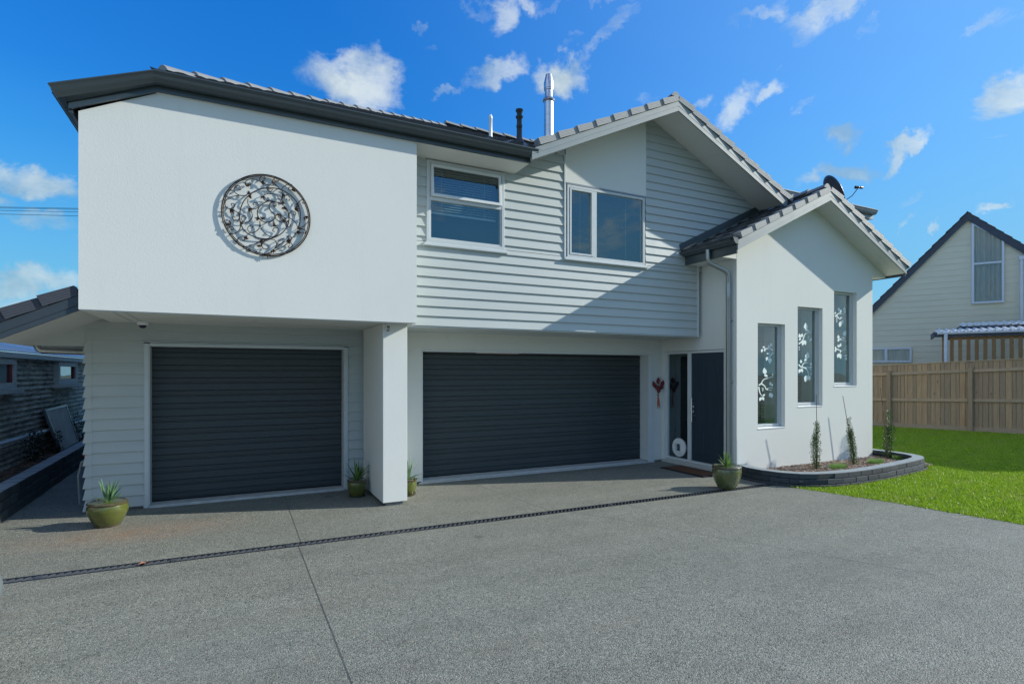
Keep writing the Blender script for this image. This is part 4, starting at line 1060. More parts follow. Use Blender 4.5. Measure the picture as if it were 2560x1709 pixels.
def pot_plant(label, loc, prof, rimr, zs, leaf, glz, seed, n, L, spread, saucer, rz=0):
    t = thing('potted_plant', label, 'potted plant', 'glazed pots of spiky plants along the house', loc, rz)
    mb = MB(); mb.lathe(prof, (0, 0, 0), 44, .006); p = mb.build('pot', glz, t, smooth=True)
    zr = max(z for r, z in prof); ro = rimr
    mb = MB(); rp = [(ro-.018, zr-.03), (ro+.004, zr-.034), (ro+.016, zr-.022), (ro+.018, zr-.008), (ro+.008, zr+.004), (ro-.012, zr+.006), (ro-.024, zr-.004), (ro-.026, zr-.05)]
    i = len(mb.v); nn = 44
    for (r, z) in rp:
        for j_ in range(nn): mb.v.append((r*math.cos(2*math.pi*j_/nn), r*math.sin(2*math.pi*j_/nn), z))
    for k in range(len(rp)-1):
        for j_ in range(nn): mb.f.append((k*nn+j_, k*nn+(j_+1) % nn, (k+1)*nn+(j_+1) % nn, (k+1)*nn+j_)); mb.tone.append(.5)
    mb.build('rim', 'glazerim', p, smooth=True)
    if saucer:
        mb = MB(); mb.lathe([(saucer-.015, 0), (saucer, .008), (saucer+.008, .028), (saucer-.002, .03), (saucer-.012, .014)], (0, 0, 0), 44); mb.build('saucer', 'glazerim', t, smooth=True)
    mb = MB(); rnd = random.Random(seed+50)
    for k in range(130):
        a, r = rnd.uniform(0, 6.28), (ro-.035)*math.sqrt(rnd.random()); x, y, z = r*math.cos(a), r*math.sin(a), zs+rnd.uniform(-.004, .008)
        b = rnd.uniform(0, 3.14); l, w_ = rnd.uniform(.008, .018), rnd.uniform(.004, .008); c_, s_ = math.cos(b), math.sin(b)
        mb.hexa([(x+c_*p_*l-s_*q_*w_, y+s_*p_*l+c_*q_*w_, z+zz) for zz in (-.006, .006) for p_, q_ in ((-1, -1), (1, -1), (1, 1), (-1, 1))])
    mb.lathe([(.001, zs-.006), (ro-.026, zs-.008), (ro-.026, zs-.004)], (0, 0, 0), 30)
    mb.build('soil', 'barkchip', t)
    lm = strap_plant(n, L, spread, seed); lm.v = [(x, y, z+zs) for x, y, z in lm.v]; lm.build('foliage', leaf, t)
    return t
bowl = [(.11, .012), (.135, .03), (.165, .09), (.195, .165), (.200, .205), (.190, .25), (.178, .275)]
# inner wall is closed by the soil disc just under the rim
def openpot(pr, thick=.022): return pr
pot_plant('squat olive glazed pot of spiky leaves at the left corner of the house', (-1.31, 7.70, .0), [(r, z) for r, z in bowl], .182, .262, 'strapblue', 'glaze', 11, 34, .30, .85, .125)
smallpot = [(.085, .012), (.10, .03), (.122, .10), (.132, .16), (.128, .205), (.118, .235)]
pot_plant('olive glazed pot of dark spiky leaves in shade left of the column', (1.53, 7.95, .0), smallpot, .120, .215, 'strap', 'glaze', 12, 30, .36, .9, .115)
pot_plant('small olive glazed pot of arching leaves half hidden right of the column', (2.19, 7.70, .0), smallpot, .120, .215, 'strapblue', 'glaze', 15, 26, .42, 1.15, .115)
tallpot = [(.115, .0), (.13, .02), (.175, .10), (.207, .20), (.212, .26), (.205, .31), (.195, .335)]
pot_plant('large moss green glazed pot of spiky leaves by the front door', (6.62, 5.98, .0), tallpot, .196, .315, 'strap', 'glazegreen', 21, 24, .26, 1.0, 0)

# doormat
dmm = thing('doormat', 'brown coir doormat with a black rubber border at the front door', 'doormat', loc=(7.19, 7.30, .0), rz=rad(0))
mb = MB(); mb.box(-.26, .25, -.56, .50, .001, .016); mb.build('border', 'rubber', dmm, bevel=.004)
mb = MB(); mb.box(-.20, .19, -.49, .43, .016, .024); mb.build('coir', 'mat', dmm, bevel=.003)

# garden hose by the left wall
hs = thing('garden_hose', 'pale hose hanging down the left side wall', 'hose', loc=(-1.78, 8.95, 0))
mb = MB(); mb.tube([(.05, 0, .62), (-.02, -.02, .58), (-.055, -.02, .40), (-.05, 0, .20), (-.045, .01, .03), (0, .02, .012), (.04, .03, .05), (.06, .03, .20), (.03, 0, .35)], .013, 8); mb.build('tube', 'bin', hs, smooth=True)
mb = MB(); mb.tube([(.06, 0, .66), (.0, -.01, .66)], .018, 10); mb.build('tap_handle', pmat('red_tap', (.45, .02, .04), .4), hs)

# pale tub at the left edge of the picture
tb = thing('plastic_tub', 'pale grey tapered tub cut off by the left edge of the photo', 'tub', loc=(-1.462, 4.16, 0))
mb = MB(); mb.lathe([(.14, 0), (.15, .02), (.222, .44), (.23, .45)], (0, 0, 0), 40); bd = mb.build('body', 'bin', tb, smooth=True)
mb = MB(); mb.lathe([(.235, .43), (.248, .46), (.250, .52), (.240, .56), (.20, .585), (.05, .59)], (0, 0, 0), 40); mb.build('lid', pmat('dark_grey_lid', (.12, .145, .16), .4), tb, smooth=True)

# ------------------------------------------------------------------ right garden bed
def resample(pts, L):
    pts = [Vector((*p, 0)) for p in pts]; seg = [(b-a).length for a, b in zip(pts[:-1], pts[1:])]; tot = sum(seg); n = max(1, round(tot/L)); out = []
    for k in range(n+1):
        d = tot*k/n; i = 0
        while i < len(seg)-1 and d > seg[i]: d -= seg[i]; i += 1
        out.append(pts[i].lerp(pts[i+1], min(1, d/seg[i])))
    return out
def block_wall(parent, outline, courses, depth, name='block_course', L=.30):
    """outline: outer ground line; courses: (z0,z1,setback,mat); inner side = left of travel"""
    for ci, (z0, z1, sb, mt) in enumerate(courses):
        sm = cr([(p[0], p[1]) for p in outline], 6); P_ = resample([(p.x, p.y) for p in sm], L)
        mb = MB(); n = len(P_)
        nr_ = []
        for k in range(n):
            t = (P_[min(k+1, n-1)]-P_[max(k-1, 0)]).normalized(); nr_.append(Vector((-t.y, t.x, 0)))
        sh = .5*(ci % 2)
        Q = []
        for k in range(n-1):
            if sh: Q.append((P_[k].lerp(P_[k+1], .5), nr_[k].lerp(nr_[k+1], .5).normalized()))
            else: Q.append((P_[k], nr_[k]))
        if sh: Q = [(P_[0], nr_[0])]+Q+[(P_[-1], nr_[-1])]
        else: Q.append((P_[-1], nr_[-1]))
        for (a, na_), (b, nb_) in zip(Q[:-1], Q[1:]):
            t = (b-a).normalized()*.0015; js = random.uniform(-.005, .005)
            mb.curt = random.random()
            p = [a+t+na_*(sb+js), b-t+nb_*(sb+js), b-t+nb_*(sb+depth), a+t+na_*(sb+depth)]
            jz = random.uniform(-.002, .002)
            mb.hexa([(q.x, q.y, z0+.002) for q in p]+[(q.x, q.y, z1+jz) for q in p])
        mb.build(name if ci < len(courses)-1 else 'coping', mt, parent, bevel=.008)
rb_ = thing('garden_wall', 'low curved charcoal block wall edging the bed below the tall windows', 'garden wall', loc=(0, 0, 0))
OUT = [(7.50, 6.62), (7.40, 6.30), (7.42, 5.98), (7.52, 5.70), (7.75, 5.46), (8.15, 5.31), (8.7, 5.25), (9.3, 5.26), (10.0, 5.33), (10.7, 5.42), (11.15, 5.52), (11.45, 5.72), (11.60, 6.05), (11.62, 6.5), (11.60, 7.4)]
OUTs = OUT
block_wall(rb_, OUTs, [(-.05, .035, .0, 'block'), (.037, .115, .02, 'block'), (.117, .195, .045, 'block')], .19)
cp = MB()
SM = [Vector((p.x, p.y, 0)) for p in cr(OUT, 6)]; PP = resample([(p.x, p.y) for p in SM], .30)
for k in range(len(PP)-1):
    a, b = PP[k], PP[k+1]; t0 = (PP[min(k+1, len(PP)-1)]-PP[max(k-1, 0)]).normalized(); t1 = (PP[min(k+2, len(PP)-1)]-PP[k]).normalized()
    n0, n1 = Vector((-t0.y, t0.x, 0)), Vector((-t1.y, t1.x, 0)); t = (b-a).normalized()*.002
    p = [a+t+n0*.051, b-t+n1*.051, b-t+n1*.229, a+t+n0*.229]; cp.face([(q.x, q.y, .1985) for q in p])
cp.build('block_top', 'coping', rb_)
inner = []
PQ = resample([(p.x, p.y) for p in SM], .12)
for k in range(len(PQ)):
    t = (PQ[min(k+1, len(PQ)-1)]-PQ[max(k-1, 0)]).normalized(); q = PQ[k]+Vector((-t.y, t.x, 0))*.2; inner.append((q.x, q.y))
mb = MB(); inn = [p for p in inner if p[1] < 6.9]; mb.face([(x, y, .075) for x, y in inn]+[(11.36, 6.9, .075), (7.7, 6.9, .075)])
mb.build('garden_soil', 'soil', kind='structure')
def chips(name, N, region, z, mat, seed, size, label, elong=1.0):
    rnd = random.Random(seed); mb = MB(); k = 0
    while k < N:
        x, y = region(rnd); k += 1
        s = size*rnd.uniform(.5, 1.3); n = 5; a0 = rnd.uniform(0, 6.28); zz = z+rnd.uniform(0, .012)
        i = len(mb.v); ca, sa = math.cos(a0), math.sin(a0)
        for t in range(n):
            an = t*2*math.pi/n; r = s*rnd.uniform(.7, 1.1); px, py = r*math.cos(an)*elong, r*math.sin(an)
            mb.v.append((x+px*ca-py*sa, y+px*sa+py*ca, zz))
        mb.v.append((x+rnd.uniform(-.3, .3)*s, y+rnd.uniform(-.3, .3)*s, zz+s*rnd.uniform(.4, .9)/elong))
        for t in range(n): mb.f.append((i+t, i+(t+1) % n, i+n)); mb.tone.append(.5)
    o = mb.build(name, mat, kind='stuff'); o['label'] = label; o['category'] = 'mulch'
def regR(rnd):
    while True:
        x, y = rnd.uniform(7.7, 11.45), rnd.uniform(5.5, 6.57)
        if x > 11.33: y = rnd.uniform(5.8, 7.2)
        if (y > 5.52 or 8.2 < x < 10.8): return x, y
chips('pebbles', 6500, regR, .075, 'pebble', 5, .019, 'brown river pebbles covering the right garden bed')

# shrubs with stakes
def shrub(name, label, cat, group, base, top, r0, nl, leafm, seed, stake=None, stems=3, lsize=.018):
    rnd = random.Random(seed); t = thing(name, label, cat, group, base)
    mb = MB(); ls = MB(); B = Vector((0, 0, 0)); Tt = Vector(top)
    for s in range(stems):
        off = Vector((rnd.uniform(-r0, r0)*.7, rnd.uniform(-r0, r0)*.7, 0)); hh = rnd.uniform(.6, 1) if s else 1
        pts = [B+off*.3, B+off+Tt*.35*hh, B+off*1.1+Tt*.7*hh+Vector((rnd.uniform(-.02, .02), 0, 0)), B+off*.8+Tt*hh]
        P_ = [Vector(p) for p in pts]; mb.tube([tuple(p) for p in P_], .006, 6, taper=.4)
        for k in range(nl//stems):
            f = rnd.random()**.85; i = min(2, int(f*3)); p = P_[i].lerp(P_[i+1], f*3-i)
            rr = r0*(1-.5*f)*rnd.uniform(.15, 1); a = rnd.uniform(0, 6.28)
            c = p+Vector((math.cos(a)*rr, math.sin(a)*rr, rnd.uniform(-.02, .02)))
            l = lsize*rnd.uniform(.6, 1.3); w_ = l*.45; d = Vector((math.cos(a)*rnd.uniform(.3, 1), math.sin(a)*rnd.uniform(.3, 1), rnd.uniform(-.1, .9))).normalized()
            sd_ = d.cross(Vector((rnd.uniform(-1, 1), rnd.uniform(-1, 1), 1))).normalized()
            ls.face([c, c+d*l*.5+sd_*w_, c+d*l, c+d*l*.5-sd_*w_])
    mb.build('stem', 'bark_stem', t); ls.build('foliage', leafm, t)
    if stake:
        sk = MB(); sk.tube([stake[0], tuple(Vector(stake[0]).lerp(Vector(stake[1]), .5)+Vector((.006, 0, 0))), stake[1]], .0075, 7, taper=.6); sk.build('stake', 'cane', t)
    return t
GS = 'staked shrubs in the right garden bed'
shrub('shrub', 'upright small leaved shrub with a straight stake, under the middle tall window', 'shrub', GS, (8.96, 6.15, .07), (.0, 0, .84), .075, 2300, 'shrubleaf', 31, ((-.01, -.02, 0), (-.03, -.02, 1.30)), 4)
shrub('shrub', 'leaning small leaved shrub with a tilted stake, under the right tall window', 'shrub', GS, (10.02, 6.15, .07), (-.17, 0, .86), .075, 2300, 'shrubleaf', 32, ((-.02, -.02, 0), (-.36, -.02, 1.26)), 4)
shrub('shrub', 'bushy shaded shrub with a leaning stake past the corner of the house, before the fence', 'shrub', GS, (11.30, 6.28, .07), (.05, 0, .93), .09, 2600, 'shrubleaf', 33, ((-.05, -.03, 0), (-.30, -.03, 1.38)), 4)
def tuft(label, loc, r, seed):
    rnd = random.Random(seed); mb = MB()
    for k in range(900):
        a = rnd.uniform(0, 6.28); q = r*math.sqrt(rnd.random()); x, y = q*math.cos(a)*1.5, q*math.sin(a)*.7; h = rnd.uniform(.05, .11); b = rnd.uniform(0, 6.28)
        mb.face([(x-.004, y, 0), (x+.004, y, 0), (x+math.cos(b)*.03, y+math.sin(b)*.03, h)])
    o = mb.build('grass_tuft', 'tuft'); o.location = loc; tag(o, label, 'grass tuft', 'green tufts planted in the right garden bed')
tuft('bright low green tuft between the first and second staked shrubs', (9.35, 6.02, .075), .13, 1)
tuft('bright low green tuft just left of the house corner, right of the second shrub', (10.50, 6.05, .075), .13, 2)
tuft('dull green tuft around the foot of the third staked shrub', (11.38, 6.10, .075), .12, 3)

# ------------------------------------------------------------------ timber fence on the right
FZ = lambda y: 1.98+(10.67-y)*(.17/3.24)
fe = thing('timber_fence', 'tall weathered timber paling fence behind the lawn', 'fence', loc=(0, 0, 0))
A_ = Vector((FX(13.5), 13.5, 0)); FS = -.59; A_ = A_+(Vector((FX(1.0), 1.0, 0))-A_).normalized()*(-.59); B_ = Vector((FX(1.0), 1.0, 0)); fd_ = (B_-A_).normalized(); fn = Vector((-fd_.y, fd_.x, 0)); 
if fn.x > 0: fn = -fn
FL = (B_-A_).length
def TF(u, o, z):
    p = A_+fd_*u+fn*o; return (p.x, p.y, z)
def zf(u): return FZ((A_+fd_*u).y)
ppl = MB(); u = 0; rnd = random.Random(4)
while u < FL:
    w_ = rnd.choice([.10, .125, .14, .13, .085]); ppl.curt = rnd.random(); jo = rnd.uniform(-.004, .004)
    ppl.box(u+.005, u+w_-.004, jo-.02, jo, .12, zf(u)+rnd.uniform(-.004, .004)-.03, TF); ppl.box(u-.02, u+.02, -.045, -.030, .10, zf(u)-.05, TF); u += w_
ppl.build('paling_panel', 'fence', fe)
rl_ = MB()
for fz in (.34, .82):
    k = 0.0
    while k < FL:
        e = min(k+2.0, FL); rl_.curt = rnd.random(); m0, m1 = zf(k), zf(e)
        zc0, zc1 = (m0*.44, m1*.44) if fz < .5 else (m0-.30, m1-.30)
        p = [(k+.06, .005), (e-.06, .005), (e-.06, .05), (k+.06, .05)]
        zz = [zc0, zc1, zc1, zc0]
        rl_.hexa([TF(a, b, z_-.045) for (a, b), z_ in zip(p, zz)]+[TF(a, b, z_+.045) for (a, b), z_ in zip(p, zz)]); k += 2.0
fencex = wood_mat('weathered_rail', (.27, .195, .13), (.56, .43, .30), 1); rl_.build('rail', fencex, fe)
bb_ = MB(); k = 0
while k < FL:
    e = min(k+2.0, FL); bb_.curt = rnd.random(); bb_.box(k+.06, e-.06, .001, .03, -.05, .14, TF); k += 2.0
bb_.build('base_board', fencex, fe)
cpp = MB(); cpp.hexa([TF(0, -.05, zf(0)-.03), TF(FL, -.05, zf(FL)-.03), TF(FL, .03, zf(FL)-.03), TF(0, .03, zf(0)-.03), TF(0, -.05, zf(0)), TF(FL, -.05, zf(FL)), TF(FL, .03, zf(FL)), TF(0, .03, zf(0))]); cpp.build('cap_rail', fencex, fe)
k = 0.0; off = .0
while k < FL:
    po = MB(); po.curt = rnd.random(); po.box(k-.055, k+.055, .0, .115, -.1, zf(k)-.20, TF); po.build('post', 'fence', fe, bevel=.004); k += 2.0

# ------------------------------------------------------------------ neighbour house at the right
def ray(px, py):
    a = (px-CXP)/FPX; return Vector((FW[0]+a*RT[0], FW[1]+a*RT[1], (HYP-py)/FPX))
NH = thing('cream_house', 'cream weatherboard house with a steep gable and navy roof edge behind the fence', 'house')
def local_plane(px, depth, heading):
    d = ray(px, HYP); O = Vector((d.x*depth, d.y*depth, 0)); ud = Vector((-math.sin(heading), -math.cos(heading), 0)); n = Vector((ud.y, -ud.x, 0))
    if n.dot(O) > 0: n = -n
    def on(px_, py_, off=0.0):
        r = ray(px_, py_); Oo = O+n*off; t = (Oo-Vector((0, 0, CAMH))).dot(n)/r.dot(n); p = Vector((0, 0, CAMH))+r*t
        return (p-Oo).dot(ud), p.z
    def T(u_, o_, z_): p = O+ud*u_+n*o_; return (p.x, p.y, z_)
    return on, T, n, ud, O
onN, TN, nN, uN, ON = local_plane(2418, 22.0, rad(-29.3))
ua, zA = onN(2418, 532); uL, zL = onN(2185, 762); uR, zR = onN(2560, 615)
sL = (zA-zL)/(ua-uL); sR = (zA-zR)/(uR-ua)
NW = MB(); eL, eR = ua-7.5, ua+5.2
weatherboards(NW, TN, eL+.4, eR, -.1, zA+.1, 0.0, .235, .018, .004)
NW.build('weatherboard_wall', 'cream', NH, clips=((TN(ua, 0, zA-.10), Vector(TN(0, 0, 0))*0+Vector((uN.x*-sL, uN.y*-sL, 1))), (TN(ua, 0, zA-.10), Vector((uN.x*sR, uN.y*sR, 1)))))
def slabN(mb, ua_, za_, ub_, zb_, o0, o1, t):
    mb.hexa([TN(ua_, o0, za_), TN(ub_, o0, zb_), TN(ub_, o1, zb_), TN(ua_, o1, za_), TN(ua_, o0, za_+t), TN(ub_, o0, zb_+t), TN(ub_, o1, zb_+t), TN(ua_, o1, za_+t)])
fa = MB(); slabN(fa, eL, zA-sL*(ua-eL)-.32, ua, zA-.32, .10, .14, .32); slabN(fa, ua, zA-.32, eR+.4, zA-sR*(eR+.4-ua)-.32, .10, .14, .32)
slabN(fa, eL, zA-sL*(ua-eL)-.30, ua, zA-.30, -.02, .10, .05); slabN(fa, ua, zA-.30, eR+.4, zA-sR*(eR+.4-ua)-.30, -.02, .10, .05)
fa.build('fascia', 'navyfascia', NH)
def TNr(u_, o_, z_): return Vector(TN(u_, o_, z_))
rfm = MB(); tile_field(rfm, TNr(eR+.5, .16, zA-sR*(eR+.5-ua)+.0), -nN, (TNr(ua, 0, zA)-TNr(eR+.5, 0, zA-sR*(eR+.5-ua))), 9.0, 26, .33, .3, .02)
rfm.build('roof', 'oldtile', NH, clips=((TN(ua, 0, 0), -uN),))
rfm = MB(); tile_field(rfm, TNr(eL, -8.8, zA-sL*(ua-eL)), nN, (TNr(ua, 0, zA)-TNr(eL, 0, zA-sL*(ua-eL))), 9.0, 36, .33, .3, .02)
rfm.build('roof', 'oldtile', NH, clips=((TN(ua, 0, 0), uN),))
sw = MB(); sw.face([TN(eR, 0, -.1), TN(eR, -9, -.1), TN(eR, -9, zA-sR*(eR-ua)), TN(eR, 0, zA-sR*(eR-ua))]); sw.face([TN(eL+.4, 0, -.1), TN(eL+.4, -9, -.1), TN(eL+.4, -9, zA-sL*(ua-eL-.4)), TN(eL+.4, 0, zA-sL*(ua-eL-.4))]); sw.build('side_wall', 'cream', NH)
# its tall window with a sloped head
def pN(x, y): return onN(x, y)
tl_, tr_, br_, bl_ = pN(2426, 557), pN(2508, 598), pN(2511, 757), pN(2430, 759)
u0, u1 = (tl_[0]+bl_[0])/2, (tr_[0]+br_[0])/2; zb = (br_[1]+bl_[1])/2; zt0, zt1 = tl_[1], tr_[1]; zmid = pN(2470, 658)[1]
f = MB(); w_ = .075
f.box(u0, u0+w_, .0, .12, zb, zt0-.02, TN); f.box(u1-w_, u1, .0, .12, zb, zt1, TN); f.box(u0+w_, u1-w_, 0, .12, zb, zb+w_, TN); f.box(u0+w_, u1-w_, 0, .12, zmid-.035, zmid+.035, TN)
slabN(f, u0, zt0-.08, u1, zt1-.08, .0, .122, .08)
wn_ = f.build('window', 'bluewhite', NH)
pm = MB(); pm.face([TN(u0+w_, .105, zb+w_), TN(u1-w_, .105, zb+w_), TN(u1-w_, .105, zt1-.06), TN(u0+w_, .105, zt0-.08)]); pm.build('pane', 'glassclear', wn_)
def curtain(T, u0, u1, z0, z1f, o, parent, gap=None):
    mb = MB(); n = 60; pv = None
    for k in range(n+1):
        u = u0+(u1-u0)*k/n; oo = o+.030*math.sin(k*.62+.9*math.sin(k*.17))+.006*math.sin(k*2.9)
        cu = (T(u, oo, z0), T(u, oo, z1f(u)))
        if pv and not (gap and gap[0] < u < gap[1]): mb.face([pv[0], cu[0], cu[1], pv[1]])
        pv = cu
    return mb.build('curtain', 'cloth', parent, smooth='all')
curtain(TN, u0+.05, u1-.05, zb, lambda u: zt0-.05+(zt1-zt0)*(u-u0)/(u1-u0), .056, wn_, gap=None)
bkk = MB(); bkk.box(u0-.02, u1+.02, -.0035, .0, zb-.02, min(zt0, zt1)+.0, TN)
# lower wide window
(a0, b0), (a1, b1) = pN(2150, 874), pN(2277, 907)
ztop = pN(2279, 868)[1]; zbot = pN(2279, 905)[1]; um = pN(2215, 880)[0]; ue_ = pN(2279, 880)[0]; us_ = pN(2120, 880)[0]
f = MB(); frame_rect(f, TN, us_, ue_, zbot, ztop, .07, .0, .12); f.box(um-.05, um+.05, 0, .12, zbot+.07, ztop-.07, TN)
wn_ = f.build('window', 'bluewhite', NH)
pane(TN, us_+.07, um-.05, zbot+.07, ztop-.07, .105, wn_, 'glassclear'); pane(TN, um+.05, ue_-.07, zbot+.07, ztop-.07, .105, wn_, 'glassclear')
curtain(TN, us_+.07, ue_-.07, zbot+.05, lambda u: ztop-.05, .052, wn_)
ud0 = pN(2553, 700)[0]; dpn = MB(); dpn.tube([TN(ud0, .07, pN(2553, 642)[1]), TN(ud0, .07, pN(2553, 775)[1]-1.5)], .055, 10); dpn.box(ud0-.08, ud0+.08, .02, .13, pN(2553, 650)[1], pN(2553, 640)[1], TN); dpn.build('downpipe', 'bluewhite', NH)

# carport beyond the fence
CP = thing('carport', 'white ribbed roof carport with timber slat screen rising above the fence', 'carport')
onC, TCp, nC, uC, OC = local_plane(2450, 18.9, rad(-29.3))
c0, zc = onC(2343, 831); c1, _ = onC(2620, 822); 
gt = MB(); gt.extrude([(0, 0), (.08, 0), (.10, .03), (.10, .075), (.0, .075)], lambda o_, z_: TCp(c0, o_, zc-.075+z_), lambda o_, z_: TCp(c1, o_, zc-.075+z_)); gt.build('gutter', 'bluewhite', CP)
fb = MB(); fb.box(c0-.06, c1, -.03, .0, zc-.17, zc-.0, TCp); fb.box(c0-.10, c0-.06, -1.6, .02, zc-.17, zc+.02, TCp); fb.build('fascia', 'navyfascia', CP)
def ribbed(mb, T, ua_, ub_, o0, z0, o1, z1, pitch=.20, rib=.045):
    u_ = ua_; pts = []
    while u_ < ub_:
        pts += [(u_, 0), (u_+pitch*.45, 0), (u_+pitch*.58, rib), (u_+pitch*.82, rib), (u_+pitch*.95, 0)]; u_ += pitch
    for (a, h0), (b, h1) in zip(pts[:-1], pts[1:]):
        mb.face([T(a, o0, z0+h0), T(b, o0, z0+h1), T(b, o1, z1+h1), T(a, o1, z1+h0)])
r1 = MB(); ribbed(r1, TCp, c0, c1, .06, zc-.01, -1.25, zc+.17); r1.build('roof_sheet', 'whiteroof', CP)
c2_, z2 = onC(2404, 812, -1.3); zt2 = onC(2404, 804, -1.3)[1]
fb2 = MB(); fb2.box(c2_, c1, -1.33, -1.27, zc+.10, zc+.10+.17, TCp); fb2.box(c2_-.03, c2_, -2.6, -1.26, zc+.08, zc+.30, TCp); fb2.build('upper_fascia', 'navyfascia', CP)
r2 = MB(); ribbed(r2, TCp, c2_, c1, -1.25, zc+.27, -2.6, zc+.47); r2.build('roof_sheet', 'whiteroof', CP)
pw = MB(); pu = onC(2364.5, 860)[0]; pw.tube([TCp(pu, .05, 0), TCp(pu, .05, zc-.07)], .058, 14); pw.build('downpipe', 'bluewhite', CP, smooth=True)
k = 0; us = onC(2355, 860, -.1)[0]
rl2 = MB(); rl2.box(us, c1, -.155, -.125, zc-.27, zc-.17, TCp); rl2.box(us, c1, -.155, -.125, .8, .9, TCp); rl2.build('slat_rail', 'slatwood', CP)
u = us
while u < c1:
    s_ = MB(); s_.curt = random.random(); s_.box(u, u+.105, -.12, -.095, .5, zc-.165, TCp); s_.build('slat', 'slatwood', CP); u += .225
# stair-side cream wall of the cream house behind the slats
# off-frame neighbour that shades the lawn (stands beyond the fence on the right)
NB = thing('neighbour_house', 'tall plain neighbouring house beyond the right edge whose shadow crosses the lawn', 'house')
mb = MB(); mb.box(23.6, 26.4, .95, 7.8, 0, 5.4); mb.build('wall', 'cream', NB)
mb = MB(); mb.v = [(23.35, .7, 5.4), (26.6, .7, 5.4), (26.6, 8.0, 5.4), (23.35, 8.0, 5.4), (24.0, 1.0, 6.6), (24.0, 7.7, 6.6), (26.0, 7.7, 6.6), (26.0, 1.0, 6.6)]
mb.f = [(0, 1, 7, 4), (1, 2, 6, 7), (2, 3, 5, 6), (3, 0, 4, 5), (4, 7, 6, 5), (3, 2, 1, 0)]; mb.tone = [.5]*6; mb.build('roof', 'oldtile', NB)
mb = MB(); frame_rect(mb, TX(23.6), 1.5, 3.2, 1.0, 2.2, .06, 0, .04); mb.build('window', 'bluewhite', NB)
# low house across the road, seen mirrored in the tall windows
OP = thing('bungalow', 'low brick bungalow across the road, seen only mirrored in the tall windows', 'house')
mb = MB(); mb.box(-6, 26, -30, -22, 0, 2.7); mb.build('wall', 'brick', OP)
mb = MB(); mb.v = [(-6.6, -21.4, 2.7), (26.6, -21.4, 2.7), (26.6, -30.6, 2.7), (-6.6, -30.6, 2.7), (-2, -26, 4.7), (22, -26, 4.7)]; mb.f = [(0, 1, 5, 4), (1, 2, 5), (2, 3, 4, 5), (3, 0, 4), (3, 2, 1, 0)]; mb.tone = [.5]*5; mb.build('roof', 'oldtile', OP)

# ------------------------------------------------------------------ left side: shed, block wall, bed
SHX = -3.15
SH = thing('iron_shed', 'old corrugated iron shed with red framed windows left of the house', 'shed')
def TS(u, o, z): return (SHX+o, u, z)
cm = MB(); zs_ = [.0+k*.0095 for k in range(int(1.98/.0095)+1)]
edges = [(5.0, 9.3), (9.3, 11.55), (11.55, 12.85), (12.85, 14.9), (14.9, 16.4), (16.4, 22)]
for ei, (a, b) in enumerate(edges):
    oo = .006*(ei % 2)
    for za_, zb_ in zip(zs_[:-1], zs_[1:]):
        fa_ = .014*math.sin(za_/.085*2*math.pi); fb_ = .014*math.sin(zb_/.085*2*math.pi)
        cm.face([TS(a, fa_+oo, za_), TS(b+.03, fa_+oo, za_), TS(b+.03, fb_+oo, zb_), TS(a, fb_+oo, zb_)])
cm.build('corrugated_wall', 'corr', SH)
gm = MB(); gm.box(5, 22, .02, .14, 1.965, 2.05, TS); gm.build('gutter', 'timberold', SH, bevel=.006)
rm = MB(); yy = 5.0
def rz_(x): return 2.075+(SHX+.10-x)*.20
pts = []
while yy < 22: 
    pts.append((yy, .012*math.sin(yy/.076*2*math.pi))); yy += .0127
for (a, h0), (b, h1) in zip(pts[:-1], pts[1:]):
    rm.face([(SHX+.15, a, 2.065+h0), (SHX+.15, b, 2.065+h1), (SHX-6, b, 2.065+h1+1.25), (SHX-6, a, 2.065+h0+1.25)])
rm.build('roof', 'zincroof', SH)
bx = MB(); bx.face([(SHX-6, 5, 0), (SHX-6, 22, 0), (SHX-6, 22, 3.2), (SHX-6, 5, 3.2)]); bx.face([(SHX, 5, 0), (SHX-6, 5, 0), (SHX-6, 5, 3.2), (SHX, 5, 2)]); bx.build('rear_wall', 'corr', SH)
for (a, b, z0, z1) in ((13.42, 14.80, 1.52, 1.96), (9.7, 11.12, 1.50, 1.96)):
    f = MB(); frame_rect(f, TS, a, b, z0, z1, .09, .0, .10); f.box(a-.12, b+.12, .0, .16, z0-.07, z0-.002, TS)
    w = f.build('window', 'timberold', SH)
    f = MB(); frame_rect(f, TS, a+.09, b-.09, z0+.02, z1-.02, .075, .02, .07); f.build('sash', 'redpaint', w)
    pane(TS, a+.16, b-.16, z0+.09, z1-.07, .05, w)
    f = MB(); f.face([TS(a+.1, .021, z0+.03), TS(b-.1, .021, z0+.03), TS(b-.1, .021, z1-.03), TS(a+.1, .021, z1-.03)]); f.build('dark_pane_backing', 'darkroom', w)  # dark sheet behind the pane stands for the unlit shed inside
pp_ = MB(); pp_.tube([(SHX+.08, 5, .74), (SHX+.08, 12.4, .70), (SHX+.08, 16, .66), (SHX+.08, 20, .64)], .03, 10); pp_.build('waste_pipe', 'bluewhite', SH)
lb_ = thing('block_retaining_wall', 'straight charcoal block retaining wall edging the shaded bed by the iron shed', 'retaining wall')
block_wall(lb_, [(-2.78, 20), (-2.68, 16), (-2.58, 13), (-2.50, 10.5), (-2.46, 9.0), (-2.44, 8.2), (-2.50, 7.7), (-2.68, 7.35), (-3.0, 7.1), (-3.6, 7.0)][::-1],
           [(-.05, .11, .0, 'block'), (.112, .22, .02, 'block'), (.222, .325, .04, 'block')], .2)
